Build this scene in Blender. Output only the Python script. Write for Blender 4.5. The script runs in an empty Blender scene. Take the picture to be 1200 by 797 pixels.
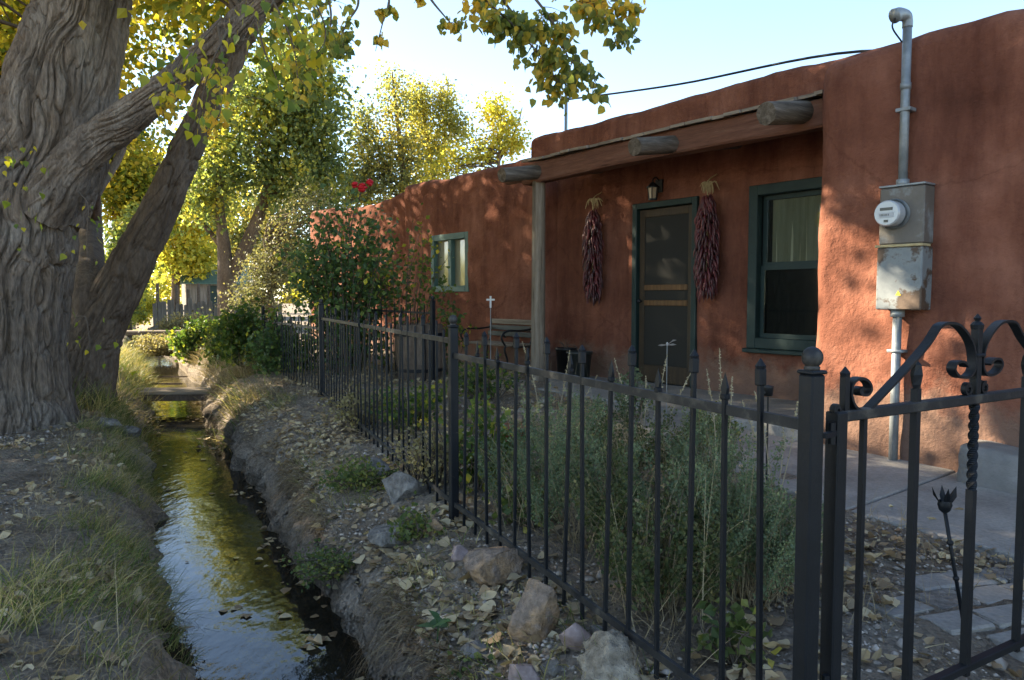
import bpy, bmesh, math, random
import numpy as np
from mathutils import Vector, Matrix
R = math.radians
random.seed(7); rng = np.random.default_rng(11)
scene = bpy.context.scene
COL = scene.collection

# ------------------------------------------------------------------ camera, sky, sun, exposure
CAM_Z, F, CX, CY, HOR = 1.25, 867.0, 600.0, 398.5, 348.0
PITCH = math.atan((CY - HOR) / F)
cam = bpy.data.cameras.new('camera'); cam.sensor_width = 36; cam.lens = F / 1200 * 36
cam.clip_start = 0.05; cam.clip_end = 2000
camo = bpy.data.objects.new('camera', cam); COL.objects.link(camo)
camo.location = (0, 0, CAM_Z); camo.rotation_euler = (math.pi / 2 - PITCH, 0, 0)
scene.camera = camo
SUN_AZ, SUN_EL = R(-70), R(27)          # azimuth from +Y, negative = towards -X
SUN = Vector((math.sin(SUN_AZ) * math.cos(SUN_EL), math.cos(SUN_AZ) * math.cos(SUN_EL), math.sin(SUN_EL)))
world = bpy.data.worlds.new('World'); scene.world = world; world.use_nodes = True
wn = world.node_tree.nodes; wl = world.node_tree.links
bg = wn['Background']; sky = wn.new('ShaderNodeTexSky'); sky.sky_type = 'NISHITA'; sky.sun_disc = False
sky.sun_elevation = SUN_EL; sky.sun_rotation = SUN_AZ
sky.air_density = 1.0; sky.dust_density = 0.7; sky.ozone_density = 1.0; sky.altitude = 2000
wl.new(sky.outputs[0], bg.inputs[0]); bg.inputs[1].default_value = 0.10
sl = bpy.data.lights.new('sun', 'SUN'); sl.energy = 5.0; sl.angle = R(0.5); sl.color = (1.0, 0.90, 0.74)
so = bpy.data.objects.new('sun', sl); COL.objects.link(so)
so.rotation_euler = (-SUN).to_track_quat('-Z', 'Y').to_euler(); so.location = (-20, 10, 20)
vs = scene.view_settings; vs.view_transform = 'Standard'; vs.look = 'None'; vs.exposure = 2.45; vs.use_white_balance = True; vs.white_balance_temperature = 7000; vs.white_balance_tint = 8; vs.gamma = 1; vs.use_curve_mapping = False

# ------------------------------------------------------------------ helpers
def ray(px, py):
    v = (py - CY) / F
    return Vector(((px - CX) / F, math.cos(PITCH) - v * math.sin(PITCH), -math.sin(PITCH) - v * math.cos(PITCH)))
def W(px, py, Y):
    r = ray(px, py); return Vector((0, 0, CAM_Z)) + r * (Y / r.y)
def G(px, py, z):
    r = ray(px, py); return Vector((0, 0, CAM_Z)) + r * ((z - CAM_Z) / r.z)
def proj(p):
    p = np.asarray(p, float); X, Y, Z = p[..., 0], p[..., 1], p[..., 2] - CAM_Z
    d = Y * math.cos(PITCH) - Z * math.sin(PITCH); h = Y * math.sin(PITCH) + Z * math.cos(PITCH)
    d = np.where(d < .05, .05, d)
    return CX + F * X / d, CY - F * h / d

def _hash(ix, iy, iz):
    h = (ix.astype(np.int64) * 374761393 + iy.astype(np.int64) * 668265263 + iz.astype(np.int64) * 2147483647) & 0xffffffff
    h = ((h ^ (h >> 13)) * 1274126177) & 0xffffffff
    return ((h ^ (h >> 16)) & 0xffff) / 32767.5 - 1.0
def noise(p):
    p = np.asarray(p, float); i = np.floor(p).astype(np.int64); f = p - i; f = f * f * f * (f * (f * 6 - 15) + 10)
    r = 0
    for dx in (0, 1):
        for dy in (0, 1):
            for dz in (0, 1):
                w = (f[..., 0] if dx else 1 - f[..., 0]) * (f[..., 1] if dy else 1 - f[..., 1]) * (f[..., 2] if dz else 1 - f[..., 2])
                r = r + w * _hash(i[..., 0] + dx, i[..., 1] + dy, i[..., 2] + dz)
    return r
def fbm(p, o=3):
    r = 0; a = 1.0; p = np.asarray(p, float)
    for k in range(o): r = r + a * noise(p * 2 ** k + 17.3 * k); a *= .5
    return r

def tag(o, label=None, cat=None, group=None, kind=None):
    if label: o['label'] = label
    if cat: o['category'] = cat
    if group: o['group'] = group
    if kind: o['kind'] = kind
    return o
def empty(name, loc=(0, 0, 0), rz=0, label=None, cat=None, group=None):
    o = bpy.data.objects.new(name, None); COL.objects.link(o); o.location = loc; o.rotation_euler = (0, 0, rz)
    o.empty_display_size = .1
    return tag(o, label, cat, group)
class MB:
    """collects quads and triangles; build() links ONE mesh object"""
    def __init__(s): s.v = []; s.f = []; s.n = 0
    def add(s, v, f):
        v = np.asarray(v, float).reshape(-1, 3); s.v.append(v)
        if len(f):
            if isinstance(f, np.ndarray): s.f.append(f + s.n)
            else:
                for q in f: s.f.append(np.array([q]) + s.n)
        s.n += len(v); return s
    def mesh(s, name, mat, smooth=False):
        me = bpy.data.meshes.new(name); v = np.concatenate(s.v) if s.v else np.zeros((0, 3))
        tot = [np.full(len(a), a.shape[1]) for a in s.f]; tot = np.concatenate(tot) if tot else np.zeros(0, int)
        idx = np.concatenate([a.ravel() for a in s.f]) if s.f else np.zeros(0, int)
        me.vertices.add(len(v)); me.vertices.foreach_set('co', v.ravel().astype(np.float32))
        me.loops.add(len(idx)); me.loops.foreach_set('vertex_index', idx.astype(np.int32))
        me.polygons.add(len(tot)); st = np.concatenate([[0], np.cumsum(tot)[:-1]]) if len(tot) else tot
        me.polygons.foreach_set('loop_start', st.astype(np.int32))
        me.polygons.foreach_set('use_smooth', np.full(len(tot), smooth))
        me.update(calc_edges=True); me.validate()
        if mat: me.materials.append(mat)
        return me
    def build(s, name, mat, parent=None, smooth=False, loc=None, rz=0):
        o = bpy.data.objects.new(name, s.mesh(name, mat, smooth)); COL.objects.link(o)
        if parent: o.parent = parent
        if loc is not None: o.location = loc
        if rz: o.rotation_euler = (0, 0, rz)
        return o
    # shapes
    def box(s, x0, x1, y0, y1, z0, z1, bev=0.0):
        if bev <= 0:
            v = [(x, y, z) for x in (x0, x1) for y in (y0, y1) for z in (z0, z1)]
            return s.add(v, np.array([(0, 1, 3, 2), (4, 6, 7, 5), (0, 4, 5, 1), (2, 3, 7, 6), (0, 2, 6, 4), (1, 5, 7, 3)]))
        bm = bmesh.new(); bmesh.ops.create_cube(bm, size=1)
        for v in bm.verts: v.co = Vector(((x0 + x1) / 2 + v.co.x * (x1 - x0), (y0 + y1) / 2 + v.co.y * (y1 - y0), (z0 + z1) / 2 + v.co.z * (z1 - z0)))
        bmesh.ops.bevel(bm, geom=bm.edges[:], offset=bev, segments=1, affect='EDGES')
        return s.bm(bm)
    def bm(s, bm):
        bm.verts.index_update(); s.add([v.co[:] for v in bm.verts], [tuple(v.index for v in f.verts) for f in bm.faces]); bm.free(); return s
    def tube(s, pts, rad, seg=8, cap=True, twist=0, sq=False):
        v, f = tube(pts, rad, seg, twist); s.add(v, f)
        if cap:
            n = len(v) // seg
            s.f.append(np.array([list(range(seg))[::-1]]) + s.n - len(v)); s.f.append(np.array([list(range((n - 1) * seg, n * seg))]) + s.n - len(v))
        return s
    def bar(s, a, b, w, h=None, up=(0, 0, 1)):
        a = Vector(a); b = Vector(b); d = (b - a).normalized(); u = Vector(up)
        if abs(d.dot(u)) > .98: u = Vector((1, 0, 0))
        sd = d.cross(u).normalized(); u = sd.cross(d).normalized(); h = h or w; v = []
        for p in (a, b):
            for i, j in ((-1, -1), (1, -1), (1, 1), (-1, 1)): v.append(p + sd * i * w / 2 + u * j * h / 2)
        return s.add(v, np.array([(0, 1, 2, 3), (7, 6, 5, 4), (0, 4, 5, 1), (1, 5, 6, 2), (2, 6, 7, 3), (3, 7, 4, 0)]))
    def ball(s, c, r, sc=(1, 1, 1), sub=2):
        bm = bmesh.new(); bmesh.ops.create_icosphere(bm, subdivisions=sub, radius=1)
        for v in bm.verts: v.co = Vector((c[0] + v.co.x * r * sc[0], c[1] + v.co.y * r * sc[1], c[2] + v.co.z * r * sc[2]))
        return s.bm(bm)
    def lathe(s, prof, c=(0, 0, 0), seg=24):
        v = []; n = len(prof)
        for r, z in prof:
            for k in range(seg): a = 2 * math.pi * k / seg; v.append((c[0] + r * math.cos(a), c[1] + r * math.sin(a), c[2] + z))
        f = [(i * seg + k, i * seg + (k + 1) % seg, (i + 1) * seg + (k + 1) % seg, (i + 1) * seg + k) for i in range(n - 1) for k in range(seg)]
        return s.add(v, np.array(f))
    def ribbon(s, pts, nrm, w, th):
        """flat bar bent along pts lying in a plane with normal nrm; w across the plane, th in the plane"""
        pts = [Vector(p) for p in pts]; nrm = Vector(nrm).normalized(); v = []; n = len(pts)
        for i, p in enumerate(pts):
            d = (pts[min(i + 1, n - 1)] - pts[max(i - 1, 0)]).normalized(); sd = d.cross(nrm).normalized()
            for a, b in ((-1, -1), (1, -1), (1, 1), (-1, 1)): v.append(p + nrm * a * w / 2 + sd * b * th / 2)
        f = [(i * 4 + k, i * 4 + (k + 1) % 4, i * 4 + 4 + (k + 1) % 4, i * 4 + 4 + k) for i in range(n - 1) for k in range(4)]
        s.add(v, np.array(f)); b = s.n - len(v)
        s.f.append(np.array([[0, 3, 2, 1]]) + b); s.f.append(np.array([[0, 1, 2, 3]]) + b + (n - 1) * 4); return s
def catmull(P, m):
    P = np.asarray([tuple(p) for p in P], float); n = len(P)
    if n < 3: return np.array([P[0] + (P[-1] - P[0]) * k / m for k in range(m + 1)])
    Q = np.vstack([2 * P[0] - P[1], P, 2 * P[-1] - P[-2]]); out = []
    for i in range(n - 1):
        a, b, c, d = Q[i], Q[i + 1], Q[i + 2], Q[i + 3]
        for k in range(m):
            t = k / m; out.append(.5 * (2 * b + (c - a) * t + (2 * a - 5 * b + 4 * c - d) * t * t + (3 * b - 3 * c + d - a) * t ** 3))
    out.append(P[-1]); return np.array(out)
def tube(pts, rad, seg=8, twist=0):
    P = np.asarray([tuple(p) for p in pts], float); n = len(P); rad = np.broadcast_to(np.asarray(rad, float), (n,))
    T = np.gradient(P, axis=0); T /= np.linalg.norm(T, axis=1, keepdims=True) + 1e-9
    u = np.cross(T[0], (0.31, 1, 0.2) if abs(T[0][1]) < .9 else (1, .2, .1)); u /= np.linalg.norm(u); V = []
    a = np.arange(seg) * 2 * math.pi / seg
    for i in range(n):
        u = u - T[i] * np.dot(u, T[i]); u /= np.linalg.norm(u) + 1e-9; w = np.cross(T[i], u); aa = a + twist * i
        V.append(P[i] + rad[i] * (np.cos(aa)[:, None] * u + np.sin(aa)[:, None] * w))
    i = np.arange(n - 1)[:, None] * seg; k = np.arange(seg)[None]; k2 = (k + 1) % seg
    f = np.stack([i + k, i + k2, i + seg + k2, i + seg + k], -1).reshape(-1, 4)
    return np.concatenate(V), f

# ------------------------------------------------------------------ materials
def mat(name, col, rough=.8, spec=.3, metal=0.0):
    m = bpy.data.materials.new(name); m.use_nodes = True; b = m.node_tree.nodes['Principled BSDF']
    b.inputs['Base Color'].default_value = (*col, 1); b.inputs['Roughness'].default_value = rough
    b.inputs['Specular IOR Level'].default_value = spec; b.inputs['Metallic'].default_value = metal
    return m
def N(m, t): return m.node_tree.nodes.new(t)
def L(m, a, b): m.node_tree.links.new(a, b)
def ramp(m, stops):
    r = N(m, 'ShaderNodeValToRGB'); e = r.color_ramp.elements
    while len(e) < len(stops): e.new(.5)
    for k, (p, c) in enumerate(stops): e[k].position = p; e[k].color = (*c, 1)
    return r
def nz(m, scale, detail=6, rough=.6, sc=(1, 1, 1), coord='Object'):
    t = N(m, 'ShaderNodeTexCoord'); mp = N(m, 'ShaderNodeMapping'); mp.inputs['Scale'].default_value = sc
    n = N(m, 'ShaderNodeTexNoise'); n.inputs['Scale'].default_value = scale; n.inputs['Detail'].default_value = detail; n.inputs['Roughness'].default_value = rough
    L(m, t.outputs[coord], mp.inputs['Vector']); L(m, mp.outputs[0], n.inputs['Vector']); return n
def mixc(m, fac, a, b, mode='MIX'):
    x = N(m, 'ShaderNodeMix'); x.data_type = 'RGBA'; x.blend_type = mode
    for s, v in ((x.inputs[0], fac), (x.inputs[6], a), (x.inputs[7], b)):
        if hasattr(v, 'is_linked') or hasattr(v, 'links'): L(m, v, s)
        elif isinstance(v, (int, float)): s.default_value = v
        else: s.default_value = (*v, 1)
    return x.outputs[2]
def bump(m, h, strength, dist, base=None):
    b = N(m, 'ShaderNodeBump'); b.inputs['Strength'].default_value = strength; b.inputs['Distance'].default_value = dist
    L(m, h, b.inputs['Height'])
    if base is not None: L(m, base, b.inputs['Normal'])
    L(m, b.outputs[0], m.node_tree.nodes['Principled BSDF'].inputs['Normal']); return b.outputs[0]
def varied(name, stops, scale, rough=.85, spec=.2, sc=(1, 1, 1), bs=.4, bd=.01, bscale=60, fine=None, detail=6):
    m = mat(name, stops[0][1], rough, spec); b = m.node_tree.nodes['Principled BSDF']
    n = nz(m, scale, detail, .62, sc); r = ramp(m, stops); L(m, n.outputs[0], r.inputs[0]); c = r.outputs[0]
    n2 = nz(m, bscale, 5, .65, sc)
    if fine:
        r2 = ramp(m, [(.35, (fine[0],) * 3), (.65, (fine[1],) * 3)]); L(m, n2.outputs[0], r2.inputs[0]); c = mixc(m, 1.0, c, r2.outputs[0], 'MULTIPLY')
    L(m, c, b.inputs['Base Color']); bump(m, n2.outputs[0], bs, bd)
    return m
def leafmat(name, stops, patch=.9, trans=.5, tcol=1.35, pscale=.8, gloss=.35):
    """leaf colour differs from leaf to leaf and from bough to bough; light shines through"""
    m = bpy.data.materials.new(name); m.use_nodes = True; nt = m.node_tree; b = nt.nodes['Principled BSDF']; out = nt.nodes['Material Output']
    g = N(m, 'ShaderNodeNewGeometry'); n = nz(m, pscale, 3, .55)
    a = N(m, 'ShaderNodeMath'); a.operation = 'MULTIPLY_ADD'; L(m, n.outputs[0], a.inputs[0]); a.inputs[1].default_value = patch * 2.0; a.inputs[2].default_value = -patch * 1.0 + .0
    c = N(m, 'ShaderNodeMath'); c.operation = 'MULTIPLY_ADD'; L(m, g.outputs['Random Per Island'], c.inputs[0]); c.inputs[1].default_value = .75; c.inputs[2].default_value = .125
    d = N(m, 'ShaderNodeMath'); d.operation = 'ADD'; L(m, a.outputs[0], d.inputs[0]); L(m, c.outputs[0], d.inputs[1])
    r = ramp(m, stops); L(m, d.outputs[0], r.inputs[0])
    L(m, r.outputs[0], b.inputs['Base Color']); b.inputs['Roughness'].default_value = .55; b.inputs['Specular IOR Level'].default_value = gloss
    t = N(m, 'ShaderNodeBsdfTranslucent'); tc = mixc(m, 1.0, r.outputs[0], (tcol, tcol, tcol * .6), 'MULTIPLY'); L(m, tc, t.inputs[0])
    mx = N(m, 'ShaderNodeMixShader'); mx.inputs[0].default_value = trans
    L(m, b.outputs[0], mx.inputs[1]); L(m, t.outputs[0], mx.inputs[2]); L(m, mx.outputs[0], out.inputs[0])
    return m

def make_adobe(name, k=1.0):
    m = mat(name, (.3, .12, .07), .95, .08); b = m.node_tree.nodes['Principled BSDF']
    n = nz(m, 1.1, 8, .66); r = ramp(m, [(.28, (.108 * k, .042 * k, .028 * k)), (.5, (.184 * k, .073 * k, .047 * k)), (.74, (.29 * k, .132 * k, .090 * k))]); L(m, n.outputs[0], r.inputs[0])
    n3 = nz(m, 2.2, 7, .7, (1.6, 1.6, .35)); r3 = ramp(m, [(.36, (.66, .62, .62)), (.60, (1.06, 1.04, 1.02))]); L(m, n3.outputs[0], r3.inputs[0])
    c = mixc(m, 1.0, r.outputs[0], r3.outputs[0], 'MULTIPLY')
    n4 = nz(m, 5.5, 6, .75); r4 = ramp(m, [(.66, (0, 0, 0)), (.75, (1, 1, 1))]); L(m, n4.outputs[0], r4.inputs[0])      # worn pale scuffs
    f = N(m, 'ShaderNodeMath'); f.operation = 'MULTIPLY'; L(m, r4.outputs[0], f.inputs[0]); f.inputs[1].default_value = .5
    c = mixc(m, f.outputs[0], c, (.42, .24, .17))
    vo = N(m, 'ShaderNodeTexVoronoi'); vo.feature = 'DISTANCE_TO_EDGE'; vo.inputs['Scale'].default_value = .42
    tcn = N(m, 'ShaderNodeTexCoord'); wn2 = nz(m, 2.4, 5, .7); vm = N(m, 'ShaderNodeVectorMath'); vm.operation = 'MULTIPLY_ADD'
    L(m, wn2.outputs['Color'], vm.inputs[0]); vm.inputs[1].default_value = (.30, .30, .30); L(m, tcn.outputs['Object'], vm.inputs[2]); L(m, vm.outputs[0], vo.inputs['Vector'])
    cr = ramp(m, [(0.0, (.66, .63, .6)), (.006, (1, 1, 1))]); L(m, vo.outputs['Distance'], cr.inputs[0])              # hairline cracks
    c = mixc(m, .6, c, mixc(m, 1.0, c, cr.outputs[0], 'MULTIPLY'))
    sx = N(m, 'ShaderNodeSeparateXYZ'); L(m, tcn.outputs['Object'], sx.inputs[0]); n5 = nz(m, 4, 6, .7); ad = N(m, 'ShaderNodeMath'); ad.operation = 'MULTIPLY_ADD'; L(m, n5.outputs[0], ad.inputs[0]); ad.inputs[1].default_value = -.9; L(m, sx.outputs['Z'], ad.inputs[2])
    r5 = ramp(m, [(.0, (.65, .65, .65)), (.22, (0, 0, 0))]); L(m, ad.outputs[0], r5.inputs[0]); c = mixc(m, r5.outputs[0], c, (.20, .135, .10))     # splashed earth at the foot
    L(m, c, b.inputs['Base Color'])
    h1 = nz(m, 38, 8, .7); h2 = nz(m, 7, 5, .6)
    n1 = bump(m, h2.outputs[0], .55, .05); bump(m, h1.outputs[0], .8, .012, n1)
    return m
ADOBE = make_adobe('adobe')
ADOBE2 = make_adobe('adobe_lighter', 1.08)
IRON = varied('iron', [(.3, (.0045, .006, .008)), (.62, (.008, .010, .0135)), (.74, (.022, .017, .013))], 9, .5, .25, bs=.25, bd=.003, bscale=90)
IRONWORN = varied('iron_worn', [(.3, (.009, .010, .012)), (.52, (.018, .018, .019)), (.70, (.085, .075, .062))], 14, .55, .3, (1, 1, 1), bs=.3, bd=.003, bscale=90)
BARK = varied('bark', [(.25, (.111, .087, .069)), (.5, (.195, .159, .130)), (.8, (.325, .280, .234))], 7, .95, .1, (1, 1, .22), bs=1.0, bd=.035, bscale=55, fine=(.62, 1.2))
BARK2 = varied('bark_brown', [(.25, (.085, .062, .047)), (.55, (.156, .117, .088)), (.8, (.221, .169, .130))], 5, .95, .1, (1, 1, .3), bs=.9, bd=.02, bscale=40, fine=(.75, 1.1))
nb = nz(BARK, 3.2, 6, .7); rb = ramp(BARK, [(.35, (1.06, .96, .86)), (.62, (1, 1, 1)), (.8, (1.15, 1.2, 1.12))]); L(BARK, nb.outputs[0], rb.inputs[0]); bb = BARK.node_tree.nodes['Principled BSDF']; cs_ = bb.inputs['Base Color'].links[0].from_socket; L(BARK, mixc(BARK, 1.0, cs_, rb.outputs[0], 'MULTIPLY'), bb.inputs['Base Color'])
TWIG = mat('twig', (.10, .075, .055), .9)
WOODGREY = varied('weathered_wood', [(.3, (.1056, .0816, .0592)), (.5, (.2112, .1680, .1248)), (.75, (.3168, .2688, .2112))], 4, .85, .15, (6, 6, .35), bs=.5, bd=.006, bscale=22, fine=(.75, 1.1))
WOODLOG = varied('log_wood', [(.3, (.0627, .0486, .0365)), (.5, (.1254, .0992, .0736)), (.75, (.2208, .1837, .1472))], 4, .85, .15, (6, .35, 6), bs=.5, bd=.006, bscale=22, fine=(.7, 1.1))
WOODRED = varied('stained_beam', [(.3, (.1241, .0546, .0336)), (.55, (.1736, .0775, .0486)), (.78, (.2145, .1240, .0828))], 5, .85, .15, (.4, 5, 5), bs=.4, bd=.006, bscale=18, fine=(.8, 1.1))
PLANK = varied('plank_wood', [(.3, (.143, .110, .083)), (.5, (.264, .209, .154)), (.75, (.396, .330, .253))], 4, .85, .15, (.35, 6, 6), bs=.5, bd=.006, bscale=22, fine=(.75, 1.1))
PICKETWOOD = varied('silver_wood', [(.3, (.10, .09, .08)), (.55, (.19, .17, .15)), (.78, (.30, .27, .24))], 3, .9, .1, (6, 6, .4), bs=.4, bd=.01, bscale=15)
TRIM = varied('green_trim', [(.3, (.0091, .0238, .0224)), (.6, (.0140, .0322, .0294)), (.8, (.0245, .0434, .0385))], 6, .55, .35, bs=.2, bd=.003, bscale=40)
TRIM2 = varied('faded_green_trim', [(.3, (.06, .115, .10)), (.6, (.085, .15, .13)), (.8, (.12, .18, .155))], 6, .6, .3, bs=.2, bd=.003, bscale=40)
DOORWOOD = varied('door_wood', [(.3, (.075, .036, .014)), (.55, (.13, .066, .026)), (.78, (.19, .105, .045))], 4, .55, .3, (6, 6, .4), bs=.25, bd=.003, bscale=30)
CONC = varied('concrete', [(.3, (.1904, .1759, .1615)), (.5, (.2762, .2567, .2329)), (.7, (.3426, .3187, .2856))], 2.5, .9, .15, bs=.5, bd=.008, bscale=50, fine=(.8, 1.08))
STONEG = varied('grey_stone', [(.3, (.135, .121, .111)), (.55, (.223, .203, .182)), (.75, (.324, .297, .263))], 6, .85, .2, bs=1.0, bd=.035, bscale=26, fine=(.6, 1.2))
STONEO = varied('ochre_stone', [(.3, (.162, .135, .124)), (.48, (.257, .189, .142)), (.58, (.365, .236, .135)), (.68, (.230, .196, .182))], 4.5, .85, .2, bs=1.0, bd=.035, bscale=26, fine=(.6, 1.2))
STONEP = varied('pink_granite', [(.3, (.203, .142, .128)), (.55, (.290, .216, .198)), (.75, (.405, .324, .304))], 30, .8, .25, bs=.4, bd=.008, bscale=60)
STONEL = varied('pale_limestone', [(.3, (.163, .131, .100)), (.5, (.288, .244, .188)), (.75, (.413, .362, .288))], 7, .9, .1, bs=1.0, bd=.035, bscale=26, fine=(.6, 1.2))
TERRA = varied('terracotta', [(.3, (.20, .07, .04)), (.6, (.28, .105, .06)), (.8, (.33, .16, .11))], 8, .85, .15)
TUB = varied('dark_tub', [(.3, (.018, .022, .02)), (.7, (.04, .044, .04))], 5, .5, .4, bs=.1)
GALV = varied('galvanized', [(.3, (.1382, .1555, .1642)), (.5, (.2160, .2333, .2419)), (.7, (.3110, .3283, .3283))], 7, .5, .5, bs=.15, bd=.002, bscale=60)
GALV.node_tree.nodes['Principled BSDF'].inputs['Metallic'].default_value = .35
DIRT = None
def soil():
    m = mat('soil', (.16, .13, .1), .97, .08); b = m.node_tree.nodes['Principled BSDF']
    n = nz(m, 1.2, 8, .7); r = ramp(m, [(.3, (.155, .123, .094)), (.5, (.28, .232, .182)), (.72, (.42, .365, .30))]); L(m, n.outputs[0], r.inputs[0])
    v = N(m, 'ShaderNodeTexVoronoi'); v.inputs['Scale'].default_value = 55; t = N(m, 'ShaderNodeTexCoord'); L(m, t.outputs['Object'], v.inputs['Vector'])
    r2 = ramp(m, [(.1, (.5, .5, .5)), (.9, (1.5, 1.45, 1.4))]); L(m, v.outputs['Color'], r2.inputs[0])
    c = mixc(m, .65, r.outputs[0], mixc(m, 1.0, r.outputs[0], r2.outputs[0], 'MULTIPLY')); L(m, c, b.inputs['Base Color'])
    h = nz(m, 28, 9, .8); n1 = bump(m, h.outputs[0], 1.0, .05); bump(m, v.outputs['Distance'], .8, .02, n1); return m
SOIL = soil()
def watermat():
    m = mat('water', (.018, .016, .011), .03, .5); b = m.node_tree.nodes['Principled BSDF']; b.inputs['IOR'].default_value = 1.333
    b.inputs['Specular IOR Level'].default_value = .5; b.inputs['Coat Weight'].default_value = 0.0; b.inputs['Coat Roughness'].default_value = .02
    a = nz(m, 7, 3, .5, (1, .55, 1)); c = nz(m, 24, 3, .5, (1, .5, 1)); n1 = bump(m, a.outputs[0], .5, .009); bump(m, c.outputs[0], .45, .0024, n1)
    L(m, m.node_tree.nodes['Principled BSDF'].inputs['Normal'].links[0].from_socket, b.inputs['Coat Normal']); return m
WATER = watermat()
def glassmat(name, tint=(.01, .012, .012)):
    m = mat(name, tint, .06, .6); h = nz(m, 3, 2); bump(m, h.outputs[0], .08, .01); return m
GLASS = glassmat('window_glass')
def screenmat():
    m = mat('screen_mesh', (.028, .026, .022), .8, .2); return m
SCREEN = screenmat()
CURTAIN = varied('curtain_cloth', [(.3, (.30, .27, .18)), (.6, (.40, .37, .27))], 3, .9, .05, (8, 8, .5), bs=.3, bd=.01, bscale=10)
CHILI = leafmat('dried_chili', [(0, (.022, .003, .004)), (.4, (.06, .005, .007)), (.75, (.11, .010, .012)), (1, (.17, .022, .016))], .3, .0, pscale=3, gloss=.7)
STRAW = varied('corn_husk', [(.3, (.34, .26, .13)), (.7, (.50, .41, .24))], 20, .8, .2)
BLACKM = mat('black_paint', (.012, .012, .013), .45, .4)
CABLE = mat('cable', (.015, .015, .016), .6)
GLASSCLR = mat('lantern_glass', (.35, .28, .2), .25, .5)
WHITEPL = mat('meter_plastic', (.36, .37, .38), .4, .4)
METERG = mat('meter_face', (.38, .39, .40), .2, .6)
DARKPR = mat('display_dark', (.03, .032, .03), .3, .4)
YELLOWST = mat('warning_sticker', (.70, .52, .05), .6)
RUST = varied('rusty_tin', [(.35, (.1440, .1584, .1656)), (.5, (.1944, .2088, .2088)), (.56, (.0720, .0446, .0288)), (.72, (.1440, .0936, .0612))], 5, .6, .4, bs=.25, bd=.003, bscale=50)
RUST2 = varied('brown_tin', [(.3, (.0850, .0723, .0595)), (.55, (.1275, .1105, .0935)), (.64, (.2040, .2125, .2125)), (.8, (.2550, .2635, .2635))], 4.2, .6, .4, bs=.25, bd=.003, bscale=50)
ROSE = mat('rose_petal', (.55, .012, .02), .6, .3)

LEAF_Y = leafmat('cottonwood_leaf', [(.0, (.0880, .1330, .0250)), (.35, (.1936, .2185, .0350)), (.6, (.4048, .3515, .0450)), (1, (.5456, .3800, .0450))], .9, .58, 1.5)
LEAF_HANG = leafmat('hanging_leaf', [(.0, (.115, .149, .052)), (.40, (.196, .218, .057)), (.60, (.483, .368, .063)), (1, (.690, .414, .057))], .9, .6, 1.5, 1.3)
LEAF_BIG = leafmat('big_leaf', [(.0, (.06, .10, .02)), (.35, (.16, .21, .025)), (.65, (.42, .36, .03)), (1, (.62, .40, .03))], .5, .5, 1.45, 3)
LEAF_G = leafmat('grey_green_leaf', [(.0, (.0936, .1375, .0614)), (.5, (.1664, .2093, .0792)), (.75, (.3536, .3588, .0819)), (1, (.5408, .4425, .0751))], .8, .55, 1.45)
LEAF_P = leafmat('poplar_leaf', [(.0, (.1320, .1680, .0900)), (.5, (.2280, .2400, .1020)), (.75, (.4800, .4200, .1200)), (1, (.7200, .5280, .1080))], .9, .55, 1.4, .5)
LEAF_GOLD = leafmat('gold_leaf', [(.0, (.1892, .2346, .0550)), (.4, (.3956, .3876, .0770)), (.7, (.5332, .4590, .0770)), (1, (.5848, .4284, .0660))], .7, .58, 1.5, .5)
LEAF_ROSE = leafmat('rose_leaf', [(.0, (.0345, .0770, .0273)), (.6, (.0780, .1372, .0429)), (.86, (.1755, .2366, .0507)), (1, (.8000, .6916, .0676))], .5, .35, 1.4, 2, .5)
LEAF_VINE = leafmat('vine_leaf', [(.0, (.034, .074, .020)), (.5, (.081, .128, .027)), (.8, (.216, .230, .034)), (1, (.513, .405, .041))], .8, .45, 1.5, 1.5)
LEAF_SAGE = leafmat('sage_leaf', [(.0, (.0828, .1136, .0665)), (.5, (.1361, .1784, .0994)), (.85, (.1944, .2320, .1183)), (1, (.3499, .3352, .1512))], .5, .3, 1.2, 3, .2)
LEAF_WEED = leafmat('weed_leaf', [(.0, (.052, .085, .029)), (.5, (.098, .130, .043)), (.85, (.195, .208, .058)), (1, (.390, .325, .078))], .5, .4, 1.4, 3, .3)
LEAF_DRYBUSH = leafmat('dry_bush_leaf', [(.0, (.156, .130, .072)), (.5, (.247, .215, .111)), (1, (.390, .312, .143))], .6, .35, 1.3, 2, .2)
GRASS = leafmat('grass_blade', [(.0, (.0693, .1078, .0275)), (.4, (.1309, .1694, .0429)), (.62, (.3080, .2618, .1078)), (1, (.5236, .4158, .2156))], .9, .35, 1.3, 1.6, .2)
STRAWG = leafmat('dry_grass', [(.0, (.169, .124, .072)), (.5, (.299, .234, .143)), (1, (.468, .377, .234))], .4, .25, 1.2, 3, .2)
LITTER = leafmat('fallen_leaf', [(.0, (.156, .102, .060)), (.35, (.288, .204, .120)), (.65, (.432, .336, .204)), (.9, (.540, .444, .288)), (1, (.624, .456, .072))], .3, .15, 1.2, 3, .2)
ROOTM = leafmat('bank_root', [(.0, (.07, .045, .028)), (.5, (.15, .105, .065)), (1, (.32, .25, .15))], .5, .2, 1.2, 3, .2)
PEBBLE = leafmat('pebble', [(.0, (.1518, .1244, .1014)), (.4, (.2750, .2351, .1971)), (.75, (.3982, .3396, .2871)), (1, (.5500, .4703, .3952))], .3, .0, 1, 3, .2)
SPIKE = mat('seed_spike', (.36, .30, .19), .9)

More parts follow.
